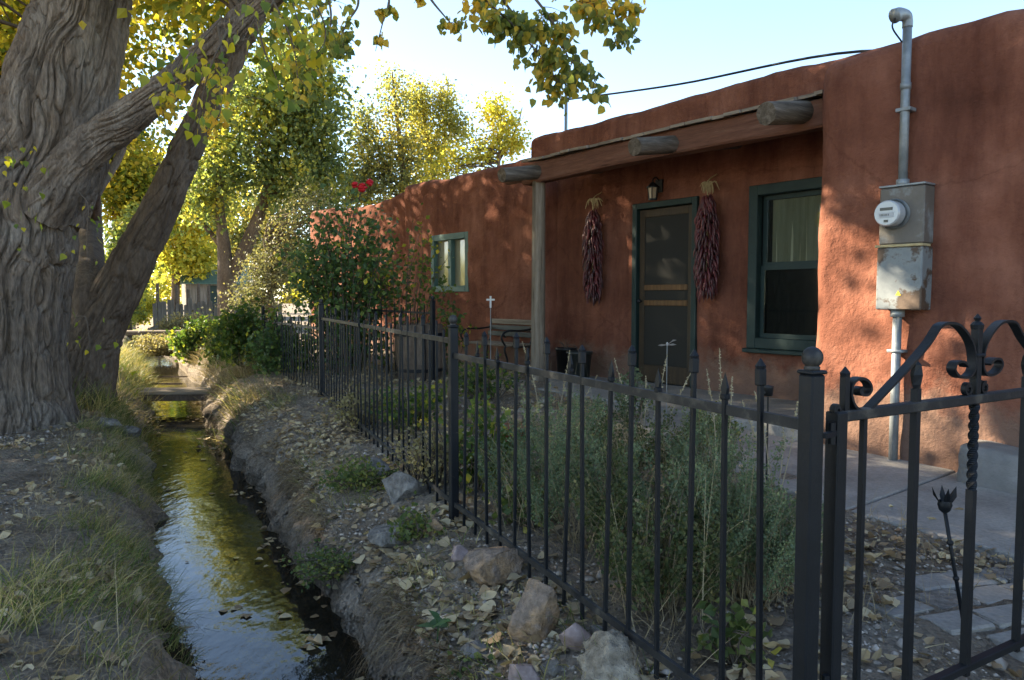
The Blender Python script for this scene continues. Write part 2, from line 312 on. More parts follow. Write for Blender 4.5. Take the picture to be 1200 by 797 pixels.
# ------------------------------------------------------------------ ground: an irrigation ditch cut through dirt
DA = R(28); UD = np.array((-math.sin(DA), math.cos(DA))); RD = np.array((math.cos(DA), math.sin(DA))); P0 = np.array((-1.93, 4.75))
WZ = -.35
def wig(t): return .05 * np.sin(t * .9 + .5) + .03 * np.sin(t * 2.3) + .035 * np.clip(np.asarray(t) - 1, 0, 8)
def lsh(t): return .13 * np.clip(-np.asarray(t) / 1.6, 0, 1)
def st(x, y):
    dx = np.asarray(x) - P0[0]; dy = np.asarray(y) - P0[1]; t = dx * UD[0] + dy * UD[1]
    return dx * RD[0] + dy * RD[1] - wig(t), t
def xy(s, t):
    s = np.asarray(s) + wig(np.asarray(t)); return P0[0] + s * RD[0] + t * UD[0], P0[1] + s * RD[1] + t * UD[1]
def plane(x, y, s):
    xx = np.clip(x, -.3, 4.0); yy = np.clip(y, 0, 9.5)
    r = .12 - .045 * xx + .02 * (yy - 3) ; far = np.clip((np.asarray(y) - 12) / 14, 0, 1)
    r = r * (1 - far) + .05 * far
    l = .10 + .02 * np.clip(-s - 1.5, 0, 6)
    l = l * (1 - far) + .05 * far
    k = np.clip((s + .6) / 1.2, 0, 1); c = np.clip((np.abs(s + .06) - .34) / .30, 0, 1); return (l * (1 - k) + r * k) * c * c * (3 - 2 * c)
PS = np.array([-1.6, -1.25, -.97, -.78, -.63, -.53, -.45, -.39, -.34, 0, .39, .43, .45, .52, .62, .78, .95, 1.15])
PZ = np.array([0, -.01, -.03, -.06, -.12, -.20, -.29, -.38, -.50, -.60, -.55, -.36, -.22, -.17, -.13, -.075, -.03, 0])
def gz(x, y):
    s, t = st(x, y); q = s - lsh(t) * np.clip((.1 - s) / .3, 0, 1); return plane(x, y, q) + np.interp(q, PS, PZ)
def build_ground():
    # columns follow the profile, with a bank face that overhangs the water on the right
    cs = np.concatenate([[-260, -160, -100, -60, -40, -28, -20, -15, -12, -10], np.arange(-8.5, -3, .5), np.arange(-3, -1.3, .09), np.arange(-1.3, -.33, .03), [-.32, -.3, -.15, 0, .15, .3, .38]])
    cz = np.interp(cs, PS, PZ)
    face = np.array([(.395, -.56), (.40, -.48), (.405, -.42), (.41, -.37), (.405, -.33), (.395, -.29), (.385, -.25), (.38, -.22), (.39, -.195), (.41, -.18), (.44, -.172)])
    rs = np.concatenate([np.arange(.47, 1.5, .035), np.arange(1.5, 4, .1), np.arange(4, 9, .4), [9.5, 11, 13, 16, 20, 28, 40, 60, 100, 160, 260]]); rz = np.interp(rs, PS, PZ)
    S = np.concatenate([cs, face[:, 0], rs]); Z = np.concatenate([cz, face[:, 1], rz])
    T = np.concatenate([[-60, -30, -15, -10, -8, -6], np.arange(-5.2, 5, .045), np.arange(5, 12, .15), np.arange(12, 32, .6), [34, 38, 44, 52, 65, 90, 140, 220, 400]])
    SS, TT = np.meshgrid(S, T); ZZ = np.broadcast_to(Z, SS.shape)
    X, Y = xy(SS + lsh(TT) * np.clip((.1 - SS) / .3, 0, 1), TT); z0 = plane(X, Y, SS) + ZZ
    near = np.clip((12 - np.abs(TT)) / 6, 0, 1) * np.clip((9 - np.abs(SS)) / 4, 0, 1)
    q = np.stack([X, Y, ZZ * 1.0], -1)
    r1 = fbm(q * 3.2, 4); r2 = fbm(q * 14 + 9, 3)
    bank = np.exp(-((SS - .42) / .10) ** 2); lb = np.exp(-((SS + .42) / .2) ** 2)
    z0 = z0 + near * (r1 * .022 + r2 * .010) * np.where(np.abs(SS) < .36, .2, 1) + np.where(np.abs(SS) > 12, fbm(q * .12, 2) * .12, 0)
    # ragged lip and bank face
    push = near * bank * (r1 * .06 + r2 * .055) + near * lb * (r1 * .08 + r2 * .02)
    X = X + push * RD[0]; Y = Y + push * RD[1]
    m, n = SS.shape; i = np.arange(m - 1)[:, None] * n; k = np.arange(n - 1)[None]
    f = np.stack([i + k, i + k + 1, i + n + k + 1, i + n + k], -1).reshape(-1, 4)
    b = MB(); b.add(np.stack([X, Y, z0], -1).reshape(-1, 3), f)
    return tag(b.build('ground', SOIL, None, True), kind='structure')
ground = build_ground()
def build_water():
    T = np.concatenate([np.arange(-6, 8, .25), np.arange(8, 34, 1.0)]); b = MB(); S = np.array([-.68, -.3, 0, .3, .56]); v = []
    for t in T:
        for s in S: x, y = xy(s, t); v.append((x, y, WZ + .004 * max(0, t - 6)))
    n = len(S); f = [(i * n + k, i * n + k + 1, i * n + n + k + 1, i * n + n + k) for i in range(len(T) - 1) for k in range(n - 1)]
    b.add(v, np.array(f)); o = b.build('water', WATER, None, True); return tag(o, kind='structure')
water = build_water()

# ------------------------------------------------------------------ adobe house
HO = Vector((1.535, 8.93, 0)); HRZ = R(-52); HX = Vector((math.cos(HRZ), math.sin(HRZ), 0)); HY = Vector((-math.sin(HRZ), math.cos(HRZ), 0))
def hw(x, y, z): return HO + HX * x + HY * y + Vector((0, 0, z))
house = empty('adobe_house', HO, HRZ, 'long low terracotta red adobe house with log porch beside the ditch', 'house')
def axis(a, b, step, extra, r):
    """grid lines from a to b, dense in the rounded ends, passing through the extra values"""
    p = sorted(set([a, b] + list(extra))); out = []
    for u, w in zip(p[:-1], p[1:]):
        n = max(1, int(round((w - u) / step))); out += [u + (w - u) * k / n for k in range(n)]
    out.append(b)
    for e, sgn in ((a, 1), (b, -1)):
        for q in (.12, .3, .5, .75, 1.0): out.append(e + sgn * r * q)
    return np.array(sorted(set(np.round(out, 4))))
def adobe_block(name, x0, x1, y0, y1, z0, z1, r=.12, holes=(), step=.07, mat_=ADOBE, amp=.02, wob=.03, reveal=.16, ends=(True, True)):
    hx = [h[0] for h in holes] + [h[1] for h in holes]; hz = [h[2] for h in holes] + [h[3] for h in holes]
    ax = axis(x0, x1, step, hx, r); az = axis(z0, z1, step, hz, r); ay = axis(y0, y1, .35, [], r)
    b = MB()
    def rnd(p):
        p = np.asarray(p, float); lo = np.array([x0 + r, y0 + r, z0]); hi = np.array([x1 - r, y1 - r, z1 - r]); c = np.clip(p, lo, hi); d = p - c; l = np.linalg.norm(d, axis=-1, keepdims=True)
        nrm = d / np.maximum(l, 1e-6); q = c + nrm * np.minimum(np.maximum(np.max(np.abs(d), axis=-1, keepdims=True), 0), r)
        inside = l < 1e-6; q = np.where(inside, p, q)
        n = fbm(q * np.array((2.1, 2.1, 1.8)), 4); n2 = noise(q * .55 + 4)
        face = np.where(inside, np.array((0, -1, 0)), nrm)
        q = q + face * (n * amp + n2 * amp * 1.2)[..., None] * (np.ones(3) if True else 1)
        k = np.clip((q[..., 2] - (z1 - .5)) / .5, 0, 1); q[..., 2] += k * (noise(np.stack([q[..., 0] * 1.3, q[..., 1] * 1.3, 0 * q[..., 0]], -1)) * wob + noise(np.stack([q[..., 0] * 5, q[..., 1] * 5, 0 * q[..., 0] + 3], -1)) * wob * .3)
        return q
    def grid(A, B, fn, skip=None, flip=False):
        AA, BB = np.meshgrid(A, B, indexing='ij'); P = fn(AA, BB); v = rnd(P); n = len(B); i = np.arange(len(A) - 1)[:, None] * n; k = np.arange(n - 1)[None]
        f = np.stack([i + k, i + n + k, i + n + k + 1, i + k + 1], -1)
        if skip is not None: f = f[~skip(.5 * (A[1:] + A[:-1])[:, None] + 0 * BB[1:, 1:], .5 * (B[1:] + B[:-1])[None] + 0 * BB[1:, 1:])]
        f = f.reshape(-1, 4); f = f[:, ::-1] if flip else f; b.add(v.reshape(-1, 3), f)
    def sk(x, z):
        m = np.zeros(x.shape, bool)
        for h in holes: m |= (x > h[0]) & (x < h[1]) & (z > h[2]) & (z < h[3])
        return m
    grid(ax, az, lambda a, c: np.stack([a, 0 * a + y0, c], -1), sk)
    grid(ax, az, lambda a, c: np.stack([a, 0 * a + y1, c], -1), None, True)
    grid(ax, ay, lambda a, c: np.stack([a, c, 0 * a + z1], -1))
    grid(ay, az, lambda a, c: np.stack([0 * a + x0, a, c], -1), None, True)
    grid(ay, az, lambda a, c: np.stack([0 * a + x1, a, c], -1))
    for hx0, hx1, hz0, hz1 in holes:       # plastered reveals and a closed back
        f0 = y0 - amp * .0
        edge = [(hx0, hz0), (hx1, hz0), (hx1, hz1), (hx0, hz1)]
        for (xa, za), (xb, zb) in zip(edge, edge[1:] + edge[:1]):
            n = 6; pa = rnd(np.array([[xa + (xb - xa) * k / n, y0, za + (zb - za) * k / n] for k in range(n + 1)])); pb = pa.copy(); pb[:, 1] = y0 + reveal
            v = np.concatenate([pa, pb]); b.add(v, np.array([(k, k + 1, n + 2 + k, n + 1 + k) for k in range(n)]))
        b.add([(hx0, y0 + reveal, hz0), (hx1, y0 + reveal, hz0), (hx1, y0 + reveal, hz1), (hx0, y0 + reveal, hz1)], np.array([(0, 3, 2, 1)]))
    return b.build(name, mat_, house, True)
DX0, DX1, DZ0, DZ1 = -.02, .80, .22, 2.29
WX0, WX1, WZ0, WZ1 = 1.53, 2.80, .73, 2.38
LX0, LX1, LZ0, LZ1 = -4.25, -3.2, 1.34, 2.23
w_porch = adobe_block('porch_wall', -2.12, 3.6, 0, 4.2, -.25, 3.50, .10, [(DX0 - .065, DX1 + .065, .05, DZ1 + .068), (WX0, WX1, WZ0, WZ1)], .07, ADOBE, .016, .016, .16)
w_left = adobe_block('long_wall', -5.25, -1.5, -.27, 4.0, -.25, 3.17, .13, [(LX0, LX1, LZ0, LZ1)], .07, ADOBE2, .025, .022, .14)
w_far = adobe_block('far_wall', -9.6, -5.2, -.12, 3.8, -.25, 3.10, .15, (), .1, ADOBE2, .03, .06)
w_wing = adobe_block('wing_wall', 2.95, 10.2, -1.31, 3.9, -.25, 3.09, .16, (), .06, ADOBE, .022, .03)

def clearglass():
    m = bpy.data.materials.new('clear_pane'); m.use_nodes = True; nt = m.node_tree; out = nt.nodes['Material Output']; nt.nodes.remove(nt.nodes['Principled BSDF'])
    t = N(m, 'ShaderNodeBsdfTransparent'); t.inputs[0].default_value = (.75, .78, .76, 1); g = N(m, 'ShaderNodeBsdfGlossy'); g.inputs['Roughness'].default_value = .03; fr = N(m, 'ShaderNodeFresnel'); fr.inputs[0].default_value = 1.55
    x = N(m, 'ShaderNodeMixShader'); L(m, fr.outputs[0], x.inputs[0]); L(m, t.outputs[0], x.inputs[1]); L(m, g.outputs[0], x.inputs[2]); L(m, x.outputs[0], out.inputs[0]); return m
PANE = clearglass()
def window_big():
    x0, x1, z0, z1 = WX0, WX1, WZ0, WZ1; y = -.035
    w = MB(); w.box(x0 + .0, x1, .10, .13, z0, z1); win = w.build('window', mat('unlit_room_backing', (.022, .021, .018), .9), house)  # near-black backing slab paints in the darkness of the unlit room
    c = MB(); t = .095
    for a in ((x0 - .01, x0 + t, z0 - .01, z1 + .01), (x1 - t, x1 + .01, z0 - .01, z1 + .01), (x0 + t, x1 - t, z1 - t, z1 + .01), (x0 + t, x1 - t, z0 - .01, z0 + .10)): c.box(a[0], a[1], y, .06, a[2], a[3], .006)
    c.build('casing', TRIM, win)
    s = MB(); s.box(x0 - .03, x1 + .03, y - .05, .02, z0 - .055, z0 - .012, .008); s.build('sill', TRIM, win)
    for (za, zb, yy, nm) in ((z0 + .10, 1.57, .045, 'lower_sash'), (1.56, z1 - t, .075, 'upper_sash')):
        f = MB(); k = .045; xa, xb = x0 + t, x1 - t
        f.box(xa, xa + k, yy, yy + .035, za, zb); f.box(xb - k, xb, yy, yy + .035, za, zb); f.box(xa + k, xb - k, yy, yy + .035, za, za + k); f.box(xa + k, xb - k, yy, yy + .035, zb - k, zb)
        f.build(nm, TRIM, win)
        g = MB(); g.box(xa + k, xb - k, yy + .008, yy + .012, za + k, zb - k); g.build('pane', PANE, win)
    # cloth hanging close behind the upper pane
    cl = MB(); xs = np.linspace(x0 + t + .10, x1 - t - .05, 60); zs = np.linspace(1.60, z1 - t - .05, 14)
    v = [(x, .0915 + .0055 * math.sin(k * .9 + 2 * math.sin(k * .31)) * (1.1 - .4 * j / 13), z) for k, x in enumerate(xs) for j, z in enumerate(zs)]
    n = len(zs); cl.add(v, np.array([(i * n + k, i * n + n + k, i * n + n + k + 1, i * n + k + 1) for i in range(len(xs) - 1) for k in range(n - 1)]))
    cl.build('curtain', CURTAIN, win, True)
    return win
window_big()
def window_left():
    x0, x1, z0, z1 = LX0, LX1, LZ0, LZ1; yb = -.27
    w = MB(); w.box(x0, x1, yb + .075, yb + .10, z0, z1); win = w.build('window', glassmat('far_glass_reflection_tint', (.34, .32, .22)), house)  # pale base colour stands in for a bright reflection and pale curtain
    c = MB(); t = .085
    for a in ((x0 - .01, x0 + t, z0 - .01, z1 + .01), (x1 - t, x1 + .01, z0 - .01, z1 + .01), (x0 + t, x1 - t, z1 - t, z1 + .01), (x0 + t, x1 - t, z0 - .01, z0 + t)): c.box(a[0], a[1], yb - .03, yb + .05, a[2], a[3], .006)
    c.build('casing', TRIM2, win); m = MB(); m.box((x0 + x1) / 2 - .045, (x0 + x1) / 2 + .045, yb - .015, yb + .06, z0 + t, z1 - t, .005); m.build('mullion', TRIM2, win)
    return win
window_left()
def screen_door():
    y = -.02; d = MB(); x0, x1, z0, z1 = DX0, DX1, DZ0, DZ1
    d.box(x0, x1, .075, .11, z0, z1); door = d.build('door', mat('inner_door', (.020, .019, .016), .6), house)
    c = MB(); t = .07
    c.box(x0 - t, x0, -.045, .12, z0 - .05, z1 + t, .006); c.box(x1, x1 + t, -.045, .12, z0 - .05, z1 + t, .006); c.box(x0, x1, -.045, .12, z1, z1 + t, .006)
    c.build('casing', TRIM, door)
    f = MB(); k = .085; ya, yb = .01, .045; zr = 1.18; zr2 = 1.36
    f.box(x0 + .008, x0 + k, ya, yb, z0 + .02, z1 - .01, .004); f.box(x1 - k, x1 - .008, ya, yb, z0 + .02, z1 - .01, .004)
    f.box(x0 + k, x1 - k, ya, yb, z1 - .10, z1 - .01, .004); f.box(x0 + k, x1 - k, ya, yb, z0 + .02, z0 + .22, .004)
    f.build('screen_frame', varied('dark_door_wood', [(.3, (.035, .024, .014)), (.6, (.06, .038, .02))], 4, .55, .3, (6, 6, .4)), door)
    for z in (zr, zr2):
        b = MB(); b.box(x0 + k, x1 - k, ya - .004, yb, z - .032, z + .032, .004); b.build('cross_rail', DOORWOOD, door)
    for za, zb in ((z0 + .22, zr - .032), (zr + .032, zr2 - .032), (zr2 + .032, z1 - .10)):
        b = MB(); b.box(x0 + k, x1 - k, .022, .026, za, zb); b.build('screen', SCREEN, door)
    b = MB(); b.ball((x0 + .045, -.03, 1.20), .026); b.tube([(x0 + .045, -.03, 1.20), (x0 + .045, .02, 1.20)], .010, 8); b.build('handle', BLACKM, door, True)
    s = MB(); s.box(x0 - .12, x1 + .12, -.20, .10, z0 - .08, z0 - .005, .01); s.build('threshold', CONC, door)
screen_door()

# porch roof: post, beam, vigas, boards
def log(p, q, r0, r1, seg=22, rows=26, seed=0, cracks=True):
    t = np.linspace(0, 1, rows)[:, None]; P = np.array(p) * (1 - t) + np.array(q) * t
    v, f = tube(P, np.linspace(r0, r1, rows), seg); V = v.reshape(rows, seg, 3); C = P[:, None]
    d = V - C; a = np.arange(seg) * 2 * math.pi / seg
    n = noise(np.stack(np.broadcast_arrays(np.cos(a)[None] * 2 + seed, np.sin(a)[None] * 2, t * 1.2), -1)) * .06 + noise(np.stack(np.broadcast_arrays(np.cos(a)[None] * 7 + seed, np.sin(a)[None] * 7, t * 1.5), -1)) * .05
    V = C + d * (1 + n)[..., None]; b = MB(); b.add(V.reshape(-1, 3), f)
    for row, cp in ((0, p), (rows - 1, q)):
        base = b.n; ring = V[row]; cen = np.asarray(cp); mid = cen + (ring - cen) * .55
        b.add(np.concatenate([ring, mid, [cen]]), []); k = np.arange(seg); k2 = (k + 1) % seg
        fq = np.stack([k, k2, seg + k2, seg + k], -1) + base; ft = np.stack([seg + k, seg + k2, 0 * k + 2 * seg], -1) + base
        if row == 0: fq = fq[:, ::-1]; ft = ft[:, ::-1]
        b.f.append(fq); b.f.append(ft)
    return b
log((-.76, -.955, .15), (-.75, -.955, 2.66), .086, .076, seed=3).build('porch_post', WOODGREY, house, True)
def beam():
    b = MB(); prof = [(-1.03, 2.64), (-1.03, 2.83), (-1.015, 2.85), (-.88, 2.85), (-.86, 2.83), (-.86, 2.64), (-.88, 2.62), (-1.015, 2.62)]
    xs = np.linspace(-.98, 2.99, 60); v = []
    for x in xs:
        for y, z in prof: n = float(noise(np.array((x * 2.0, y * 8, z * 8)))) * .008; v.append((x, y + n, z + n + .012 * math.sin(x * 1.3)))
    k = len(prof); b.add(v, np.array([(i * k + j, i * k + k + j, i * k + k + (j + 1) % k, i * k + (j + 1) % k) for i in range(len(xs) - 1) for j in range(k)]))
    b.f.append(np.array([list(range(k))])); b.f.append(np.array([list(range((len(xs) - 1) * k, len(xs) * k))[::-1]])); return b.build('beam', WOODRED, house)
beam()
log((-1.36, -.95, 2.73), (-.9, -.95, 2.74), .075, .085, 16, 8, 9).build('beam_end', varied('red_log', [(.3, (.12, .06, .04)), (.6, (.2, .11, .075))], 6, .85, .15), house, True)
for k, (x, yt, zt, r) in enumerate(((-.70, -1.55, 2.635, .078), (1.33, -1.55, 2.635, .082), (2.70, -1.55, 2.675, .088))):
    log((x, yt, zt), (x + .02, .25, zt + .30), r, r * 1.08, 24, 30, k * 5).build('viga', WOODLOG, house, True)
x = -.94; k = 0
while x < 2.92:
    w = random.uniform(.13, .19); w = min(w, 2.925 - x); b = MB(); y0 = -1.06 - random.uniform(0, .06); zz = random.uniform(0, .012); dzz = .085
    # board rises towards the wall with the vigas
    zf = lambda yy: 2.865 + zz + (yy + 1.0) * .165
    b.add([(xx, yy, zf(yy) + dz) for xx in (x, x + w - .008) for yy in (y0, .02) for dz in (0, .028)], np.array([(0, 1, 3, 2), (4, 6, 7, 5), (0, 4, 5, 1), (2, 3, 7, 6), (0, 2, 6, 4), (1, 5, 7, 3)]))
    b.build('roof_board', PLANK, house); x += w; k += 1

# porch slab and walk
def slab(name, pts, th, m, sub=1):
    """pts: outline seen from above, counter-clockwise"""
    b = MB(); n = len(pts); top = [tuple(p) for p in pts]; bot = [(p[0], p[1], p[2] - th) for p in pts]
    b.add(top + bot, []); b.f.append(np.array([list(range(n))])); b.f.append(np.array([list(range(n, 2 * n))[::-1]]))
    for i in range(n): j = (i + 1) % n; b.f.append(np.array([(i, i + n, j + n, j)]))
    return b
def slabobj(name, loc_pts, th, m):
    pts = [hw(*p) for p in loc_pts]; o = slab(name, pts, th, m).build(name, m)
    md = o.modifiers.new('bevel', 'BEVEL'); md.width = .012; md.segments = 2; md.limit_method = 'ANGLE'; return tag(o, kind='structure')
slabobj('porch_floor', [(-1.05, -1.36, .222), (2.93, -1.36, .215), (2.93, .08, .222), (-1.05, .08, .226)], .25, CONC)
slabobj('walkway', [(.75, -1.365, .19), (1.75, -1.95, .155), (2.92, -2.55, .115), (2.93, -1.30, .12), (2.93, -1.365, .12)][:3] + [(2.92, -1.365, .125)], .2, CONC)
slabobj('walkway', [(2.926, -2.55, .115), (4.05, -2.76, .075), (4.05, -1.25, .085), (2.926, -1.25, .118)], .2, CONC)
slabobj('walkway', [(4.062, -2.76, .07), (5.6, -2.76, .03), (5.6, -1.25, .04), (4.062, -1.25, .08)], .2, CONC)
slabobj('walkway', [(5.612, -2.76, .028), (8.4, -2.76, -.02), (8.4, -1.25, -.01), (5.612, -1.25, .038)], .2, CONC)

# ------------------------------------------------------------------ electric meter on the wing
def meter():
    t = empty('electric_meter', hw(3.70, -1.33, 1.16), HRZ, 'weathered grey electric meter box with conduit and round dial on the red wall', 'electric meter')
    def B(n, m, fn, sm=False, par=t): b = MB(); fn(b); return b.build(n, m, par, sm)
    up = B('upper_box', RUST2, lambda b: b.box(-.15, .15, -.115, .04, .455, .845, .008))
    B('top_flange', GALV, lambda b: b.box(-.155, .155, -.125, .03, .848, .862, .003), par=up)
    lo = B('lower_box', RUST, lambda b: b.box(-.155, .15, -.125, .04, 0, .435, .008))
    B('lid_flange', STRAW, lambda b: b.box(-.165, .155, -.140, -.01, .434, .452, .003), par=lo)
    B('warning_sticker', YELLOWST, lambda b: b.add([(-.02, -.1275, .10), (.02, -.1275, .10), (0, -.1275, .135)], [(0, 1, 2)]), par=lo)
    c = (-.045, .66)
    def disc(b, r, y0, y1, r2=None):
        seg = 32; v = []
        for rr, y in ((r, y0), (r, y1), (r2 or r * .93, y1 - .012)):
            for k in range(seg): a = 2 * math.pi * k / seg; v.append((c[0] + rr * math.cos(a), y, c[1] + rr * math.sin(a)))
        b.add(v, np.array([(i * seg + k, i * seg + (k + 1) % seg, i * seg + seg + (k + 1) % seg, i * seg + seg + k) for i in range(2) for k in range(seg)])[:, ::-1])
        b.f.append(np.array([list(range(2 * seg, 3 * seg))]) + b.n - len(v))
    B('socket_ring', GALV, lambda b: disc(b, .105, -.11, -.135), True)
    d = B('meter_dial', METERG, lambda b: disc(b, .088, -.13, -.225, .080), False)
    yf = -.2385
    B('display', DARKPR, lambda b: b.box(c[0] - .042, c[0] + .042, yf - .002, yf + .002, c[1] + .018, c[1] + .038), par=d)
    B('label_plate', WHITEPL, lambda b: b.box(c[0] - .05, c[0] + .05, yf - .0015, yf + .002, c[1] - .03, c[1] + .006), par=d)
    B('barcode', DARKPR, lambda b: [b.box(c[0] - .04 + k * .008, c[0] - .04 + k * .008 + (.004 if k % 3 else .002), yf - .003, yf, c[1] - .018, c[1] - .006) for k in range(8)], par=d)
    B('port', DARKPR, lambda b: b.box(c[0] - .014, c[0] + .014, yf - .002, yf + .002, c[1] - .062, c[1] - .045), par=d)
    B('upper_conduit', GALV, lambda b: (b.tube([(-.035, -.03, .86), (-.035, -.03, 1.32), (-.035, -.03, 1.97)], .030, 16), b.tube([(-.035, -.03, .86), (-.035, -.03, .905)], .042, 16), b.tube([(-.035, -.03, 1.52), (-.035, -.03, 1.565)], .035, 16)), True)
    B('conduit_strap', GALV, lambda b: (b.box(-.085, .015, -.066, .03, 1.37, 1.395, .003)))
    B('weatherhead', GALV, lambda b: b.tube(catmull([(-.035, -.03, 1.94), (-.035, -.032, 1.985), (-.042, -.05, 2.015), (-.062, -.10, 2.02), (-.078, -.135, 2.005)], 6), np.concatenate([np.full(8, .034), np.linspace(.036, .050, 17)]), 16), True)
    B('service_wire', CABLE, lambda b: b.tube(catmull([(-.07, -.125, 2.0), (-.085, -.14, 1.93), (-.055, -.06, 1.84)], 6), .006, 6), True)
    B('lower_conduit', GALV, lambda b: (b.tube([(-.035, -.05, .02), (-.035, -.05, -1.14)], .030, 16), b.tube([(-.035, -.05, .0), (-.035, -.05, -.05)], .046, 16), b.box(-.085, .015, -.085, .03, -.30, -.28)), True)
meter()
blk = MB()
bmx = bmesh.new(); bmesh.ops.create_cube(bmx, size=1); bmesh.ops.subdivide_edges(bmx, edges=bmx.edges[:], cuts=5, use_grid_fill=True)
for v in bmx.verts:
    c = Vector(v.co); l = c * .5 / max(abs(c.x), abs(c.y), abs(c.z)); c = l.lerp(c.normalized() * .62, .32)
    n = float(fbm(np.array((c.x * 2.5, c.y * 2.5, c.z * 2.5 + 7)), 3)) * .05
    v.co = Vector((c.x * .62, c.y * .34, c.z * .36 * (1 - .3 * (c.x - .1)))) * (1 + n)
blk.bm(bmx); o = blk.build('concrete_block', varied('grey_render', [(.3, (.16, .15, .14)), (.6, (.24, .225, .21)), (.78, (.40, .38, .35))], 4, .9, .15, bs=.5, bd=.02, bscale=25), None, True, hw(4.47, -1.44, .11), HRZ)
tag(o, 'rough grey concrete block against the foot of the red wall', 'concrete block')

# ------------------------------------------------------------------ ristras and lantern
def ristra(x, zt, zb, rad, label, seed):
    rs = np.random.default_rng(seed); t = empty('chili_ristra', hw(x, -.16, zt), HRZ, label, 'ristra', 'chili ristras hanging by the door')
    Ln = zt - zb; b = MB(); n = 330
    for i in range(n):
        k = i / n; z = -.10 - k * (Ln - .22); a = i * 2.399 + rs.uniform(-.3, .3); env = rad * min(1, .55 + 2.2 * k) * (1 - .35 * max(0, (k - .82) / .18))
        l = rs.uniform(.09, .135); rr = rs.uniform(.011, .016); out = env * rs.uniform(.75, 1.08)
        d = np.array((math.cos(a), math.sin(a) * .75)); p0 = np.array((d[0] * .03, d[1] * .03, z)); p1 = np.array((d[0] * out * .75, d[1] * out * .75, z - .01 - rs.uniform(0, .02))); p2 = np.array((d[0] * out, d[1] * out, z - l * .65)); p3 = p2 + np.array((rs.uniform(-.015, .015), rs.uniform(-.015, .015), -l * .55))
        P = catmull([p0, p1, p2, p3], 2); v, f = tube(P, np.array([.004, .010, rr, rr * 1.05, rr * .9, rr * .55, .002]), 5); b.add(v, f)
    b.build('chili_peppers', CHILI, t, True)
    h = MB()
    for i in range(26):
        a = rs.uniform(0, 6.28); o = rs.uniform(.02, .09); v, f = tube(catmull([(0, 0, -.02), (math.cos(a) * o, math.sin(a) * o * .7, .03), (math.cos(a) * o * 1.7, math.sin(a) * o, rs.uniform(-.10, .05))], 3), [.008, .009, .008, .007, .006, .005, .002], 4); h.add(v, f)
    h.build('corn_husk', STRAW, t)
    c = MB(); c.tube(catmull([(0, 0, -Ln * .9), (0, 0, -.2), (0, .0, .03), (0, .15, .13)], 4), .007, 6); c.build('cord', STRAW, t)
ristra(-.64, 2.44, 1.16, .135, 'dark dried red chili ristra hanging between the porch post and the screen door', 5)
ristra(1.10, 2.44, 1.20, .135, 'dried red chili ristra hanging between the screen door and the green window', 8)
def lantern():
    t = empty('wall_lantern', hw(.30, 0, 2.44), HRZ, 'small black porch lantern with clear panes mounted above the screen door', 'lantern')
    def B(n, m, fn, sm=False): b = MB(); fn(b); return b.build(n, m, t, sm)
    B('back_plate', BLACKM, lambda b: b.box(-.05, .05, -.025, .03, .02, .17, .004))
    B('arm', BLACKM, lambda b: b.tube(catmull([(0, -.01, .15), (0, -.07, .19), (0, -.12, .16), (0, -.12, .10)], 4), .009, 6), True)
    B('cap', BLACKM, lambda b: b.lathe([(.002, .14), (.03, .12), (.075, .075), (.075, .065)], (0, -.12, 0), 12))
    g = B('glass', GLASSCLR, lambda b: b.lathe([(.06, .065), (.045, -.06), (.0, -.06)], (0, -.12, 0), 6))
    B('cage', BLACKM, lambda b: ([b.bar((.062 * math.cos(a), -.12 + .062 * math.sin(a), .065), (.047 * math.cos(a), -.12 + .047 * math.sin(a), -.06), .008) for a in [k * math.pi / 3 for k in range(6)]], b.lathe([(.0, -.075), (.05, -.072), (.05, -.058), (.0, -.058)], (0, -.12, 0), 12)))
lantern()
# roof mast with cable
mt = empty('roof_mast', W(663, 200, 12.6), 0, 'thin grey pole on the flat roof with a cable tied to it', 'pole')
b = MB(); p = W(663, 200, 12.6); top = W(663, 92, 12.6); b.tube([(0, 0, 2.6 - p.z), (0, 0, top.z - p.z)], .028, 10); b.build('pole', GALV, mt, True)
b = MB(); b.box(-.05, .05, -.05, .05, W(663, 119, 12.6).z - p.z, W(663, 115, 12.6).z - p.z); b.build('clamp', BLACKM, mt)
a = W(663, 117, 12.57); q = W(1010, 60, 7.6); e = a + (q - a) * 1.3; e.z = 3.04; b = MB()
b.tube(catmull([a, a.lerp(q, .5) - Vector((0, 0, .04)), q, e], 8), .014, 6)
tag(b.build('utility_cable', CABLE, None, True), 'thin dark cable stretched over the flat adobe roof to the pole', 'cable')

# ------------------------------------------------------------------ wrought iron fence along the ditch
def picket_mesh(h, kind):
    b = MB(); b.box(-.0058, .0058, -.0058, .0058, 0, h - .06)
    if kind == 0:      # rounded collar tip
        b.box(-.011, .011, -.011, .011, h - .062, h - .02, .003); b.lathe([(.0, .0), (.011, .0), (.013, .008), (.002, .026)], (0, 0, h - .022), 8)
    elif kind == 1:    # spear
        b.box(-.010, .010, -.010, .010, h - .075, h - .06, .003)
        z = h - .062; v = [(-.008, -.005, z), (.008, -.005, z), (.008, .005, z), (-.008, .005, z), (-.012, -.004, z + .018), (.012, -.004, z + .018), (.012, .004, z + .018), (-.012, .004, z + .018), (0, 0, z + .060)]
        b.add(v, [(0, 1, 5, 4), (1, 2, 6, 5), (2, 3, 7, 6), (3, 0, 4, 7), (4, 5, 8), (5, 6, 8), (6, 7, 8), (7, 4, 8)])
    else: b.box(-.006, .006, -.006, .006, h - .061, h - .0, .003)
    return b
PM = {}
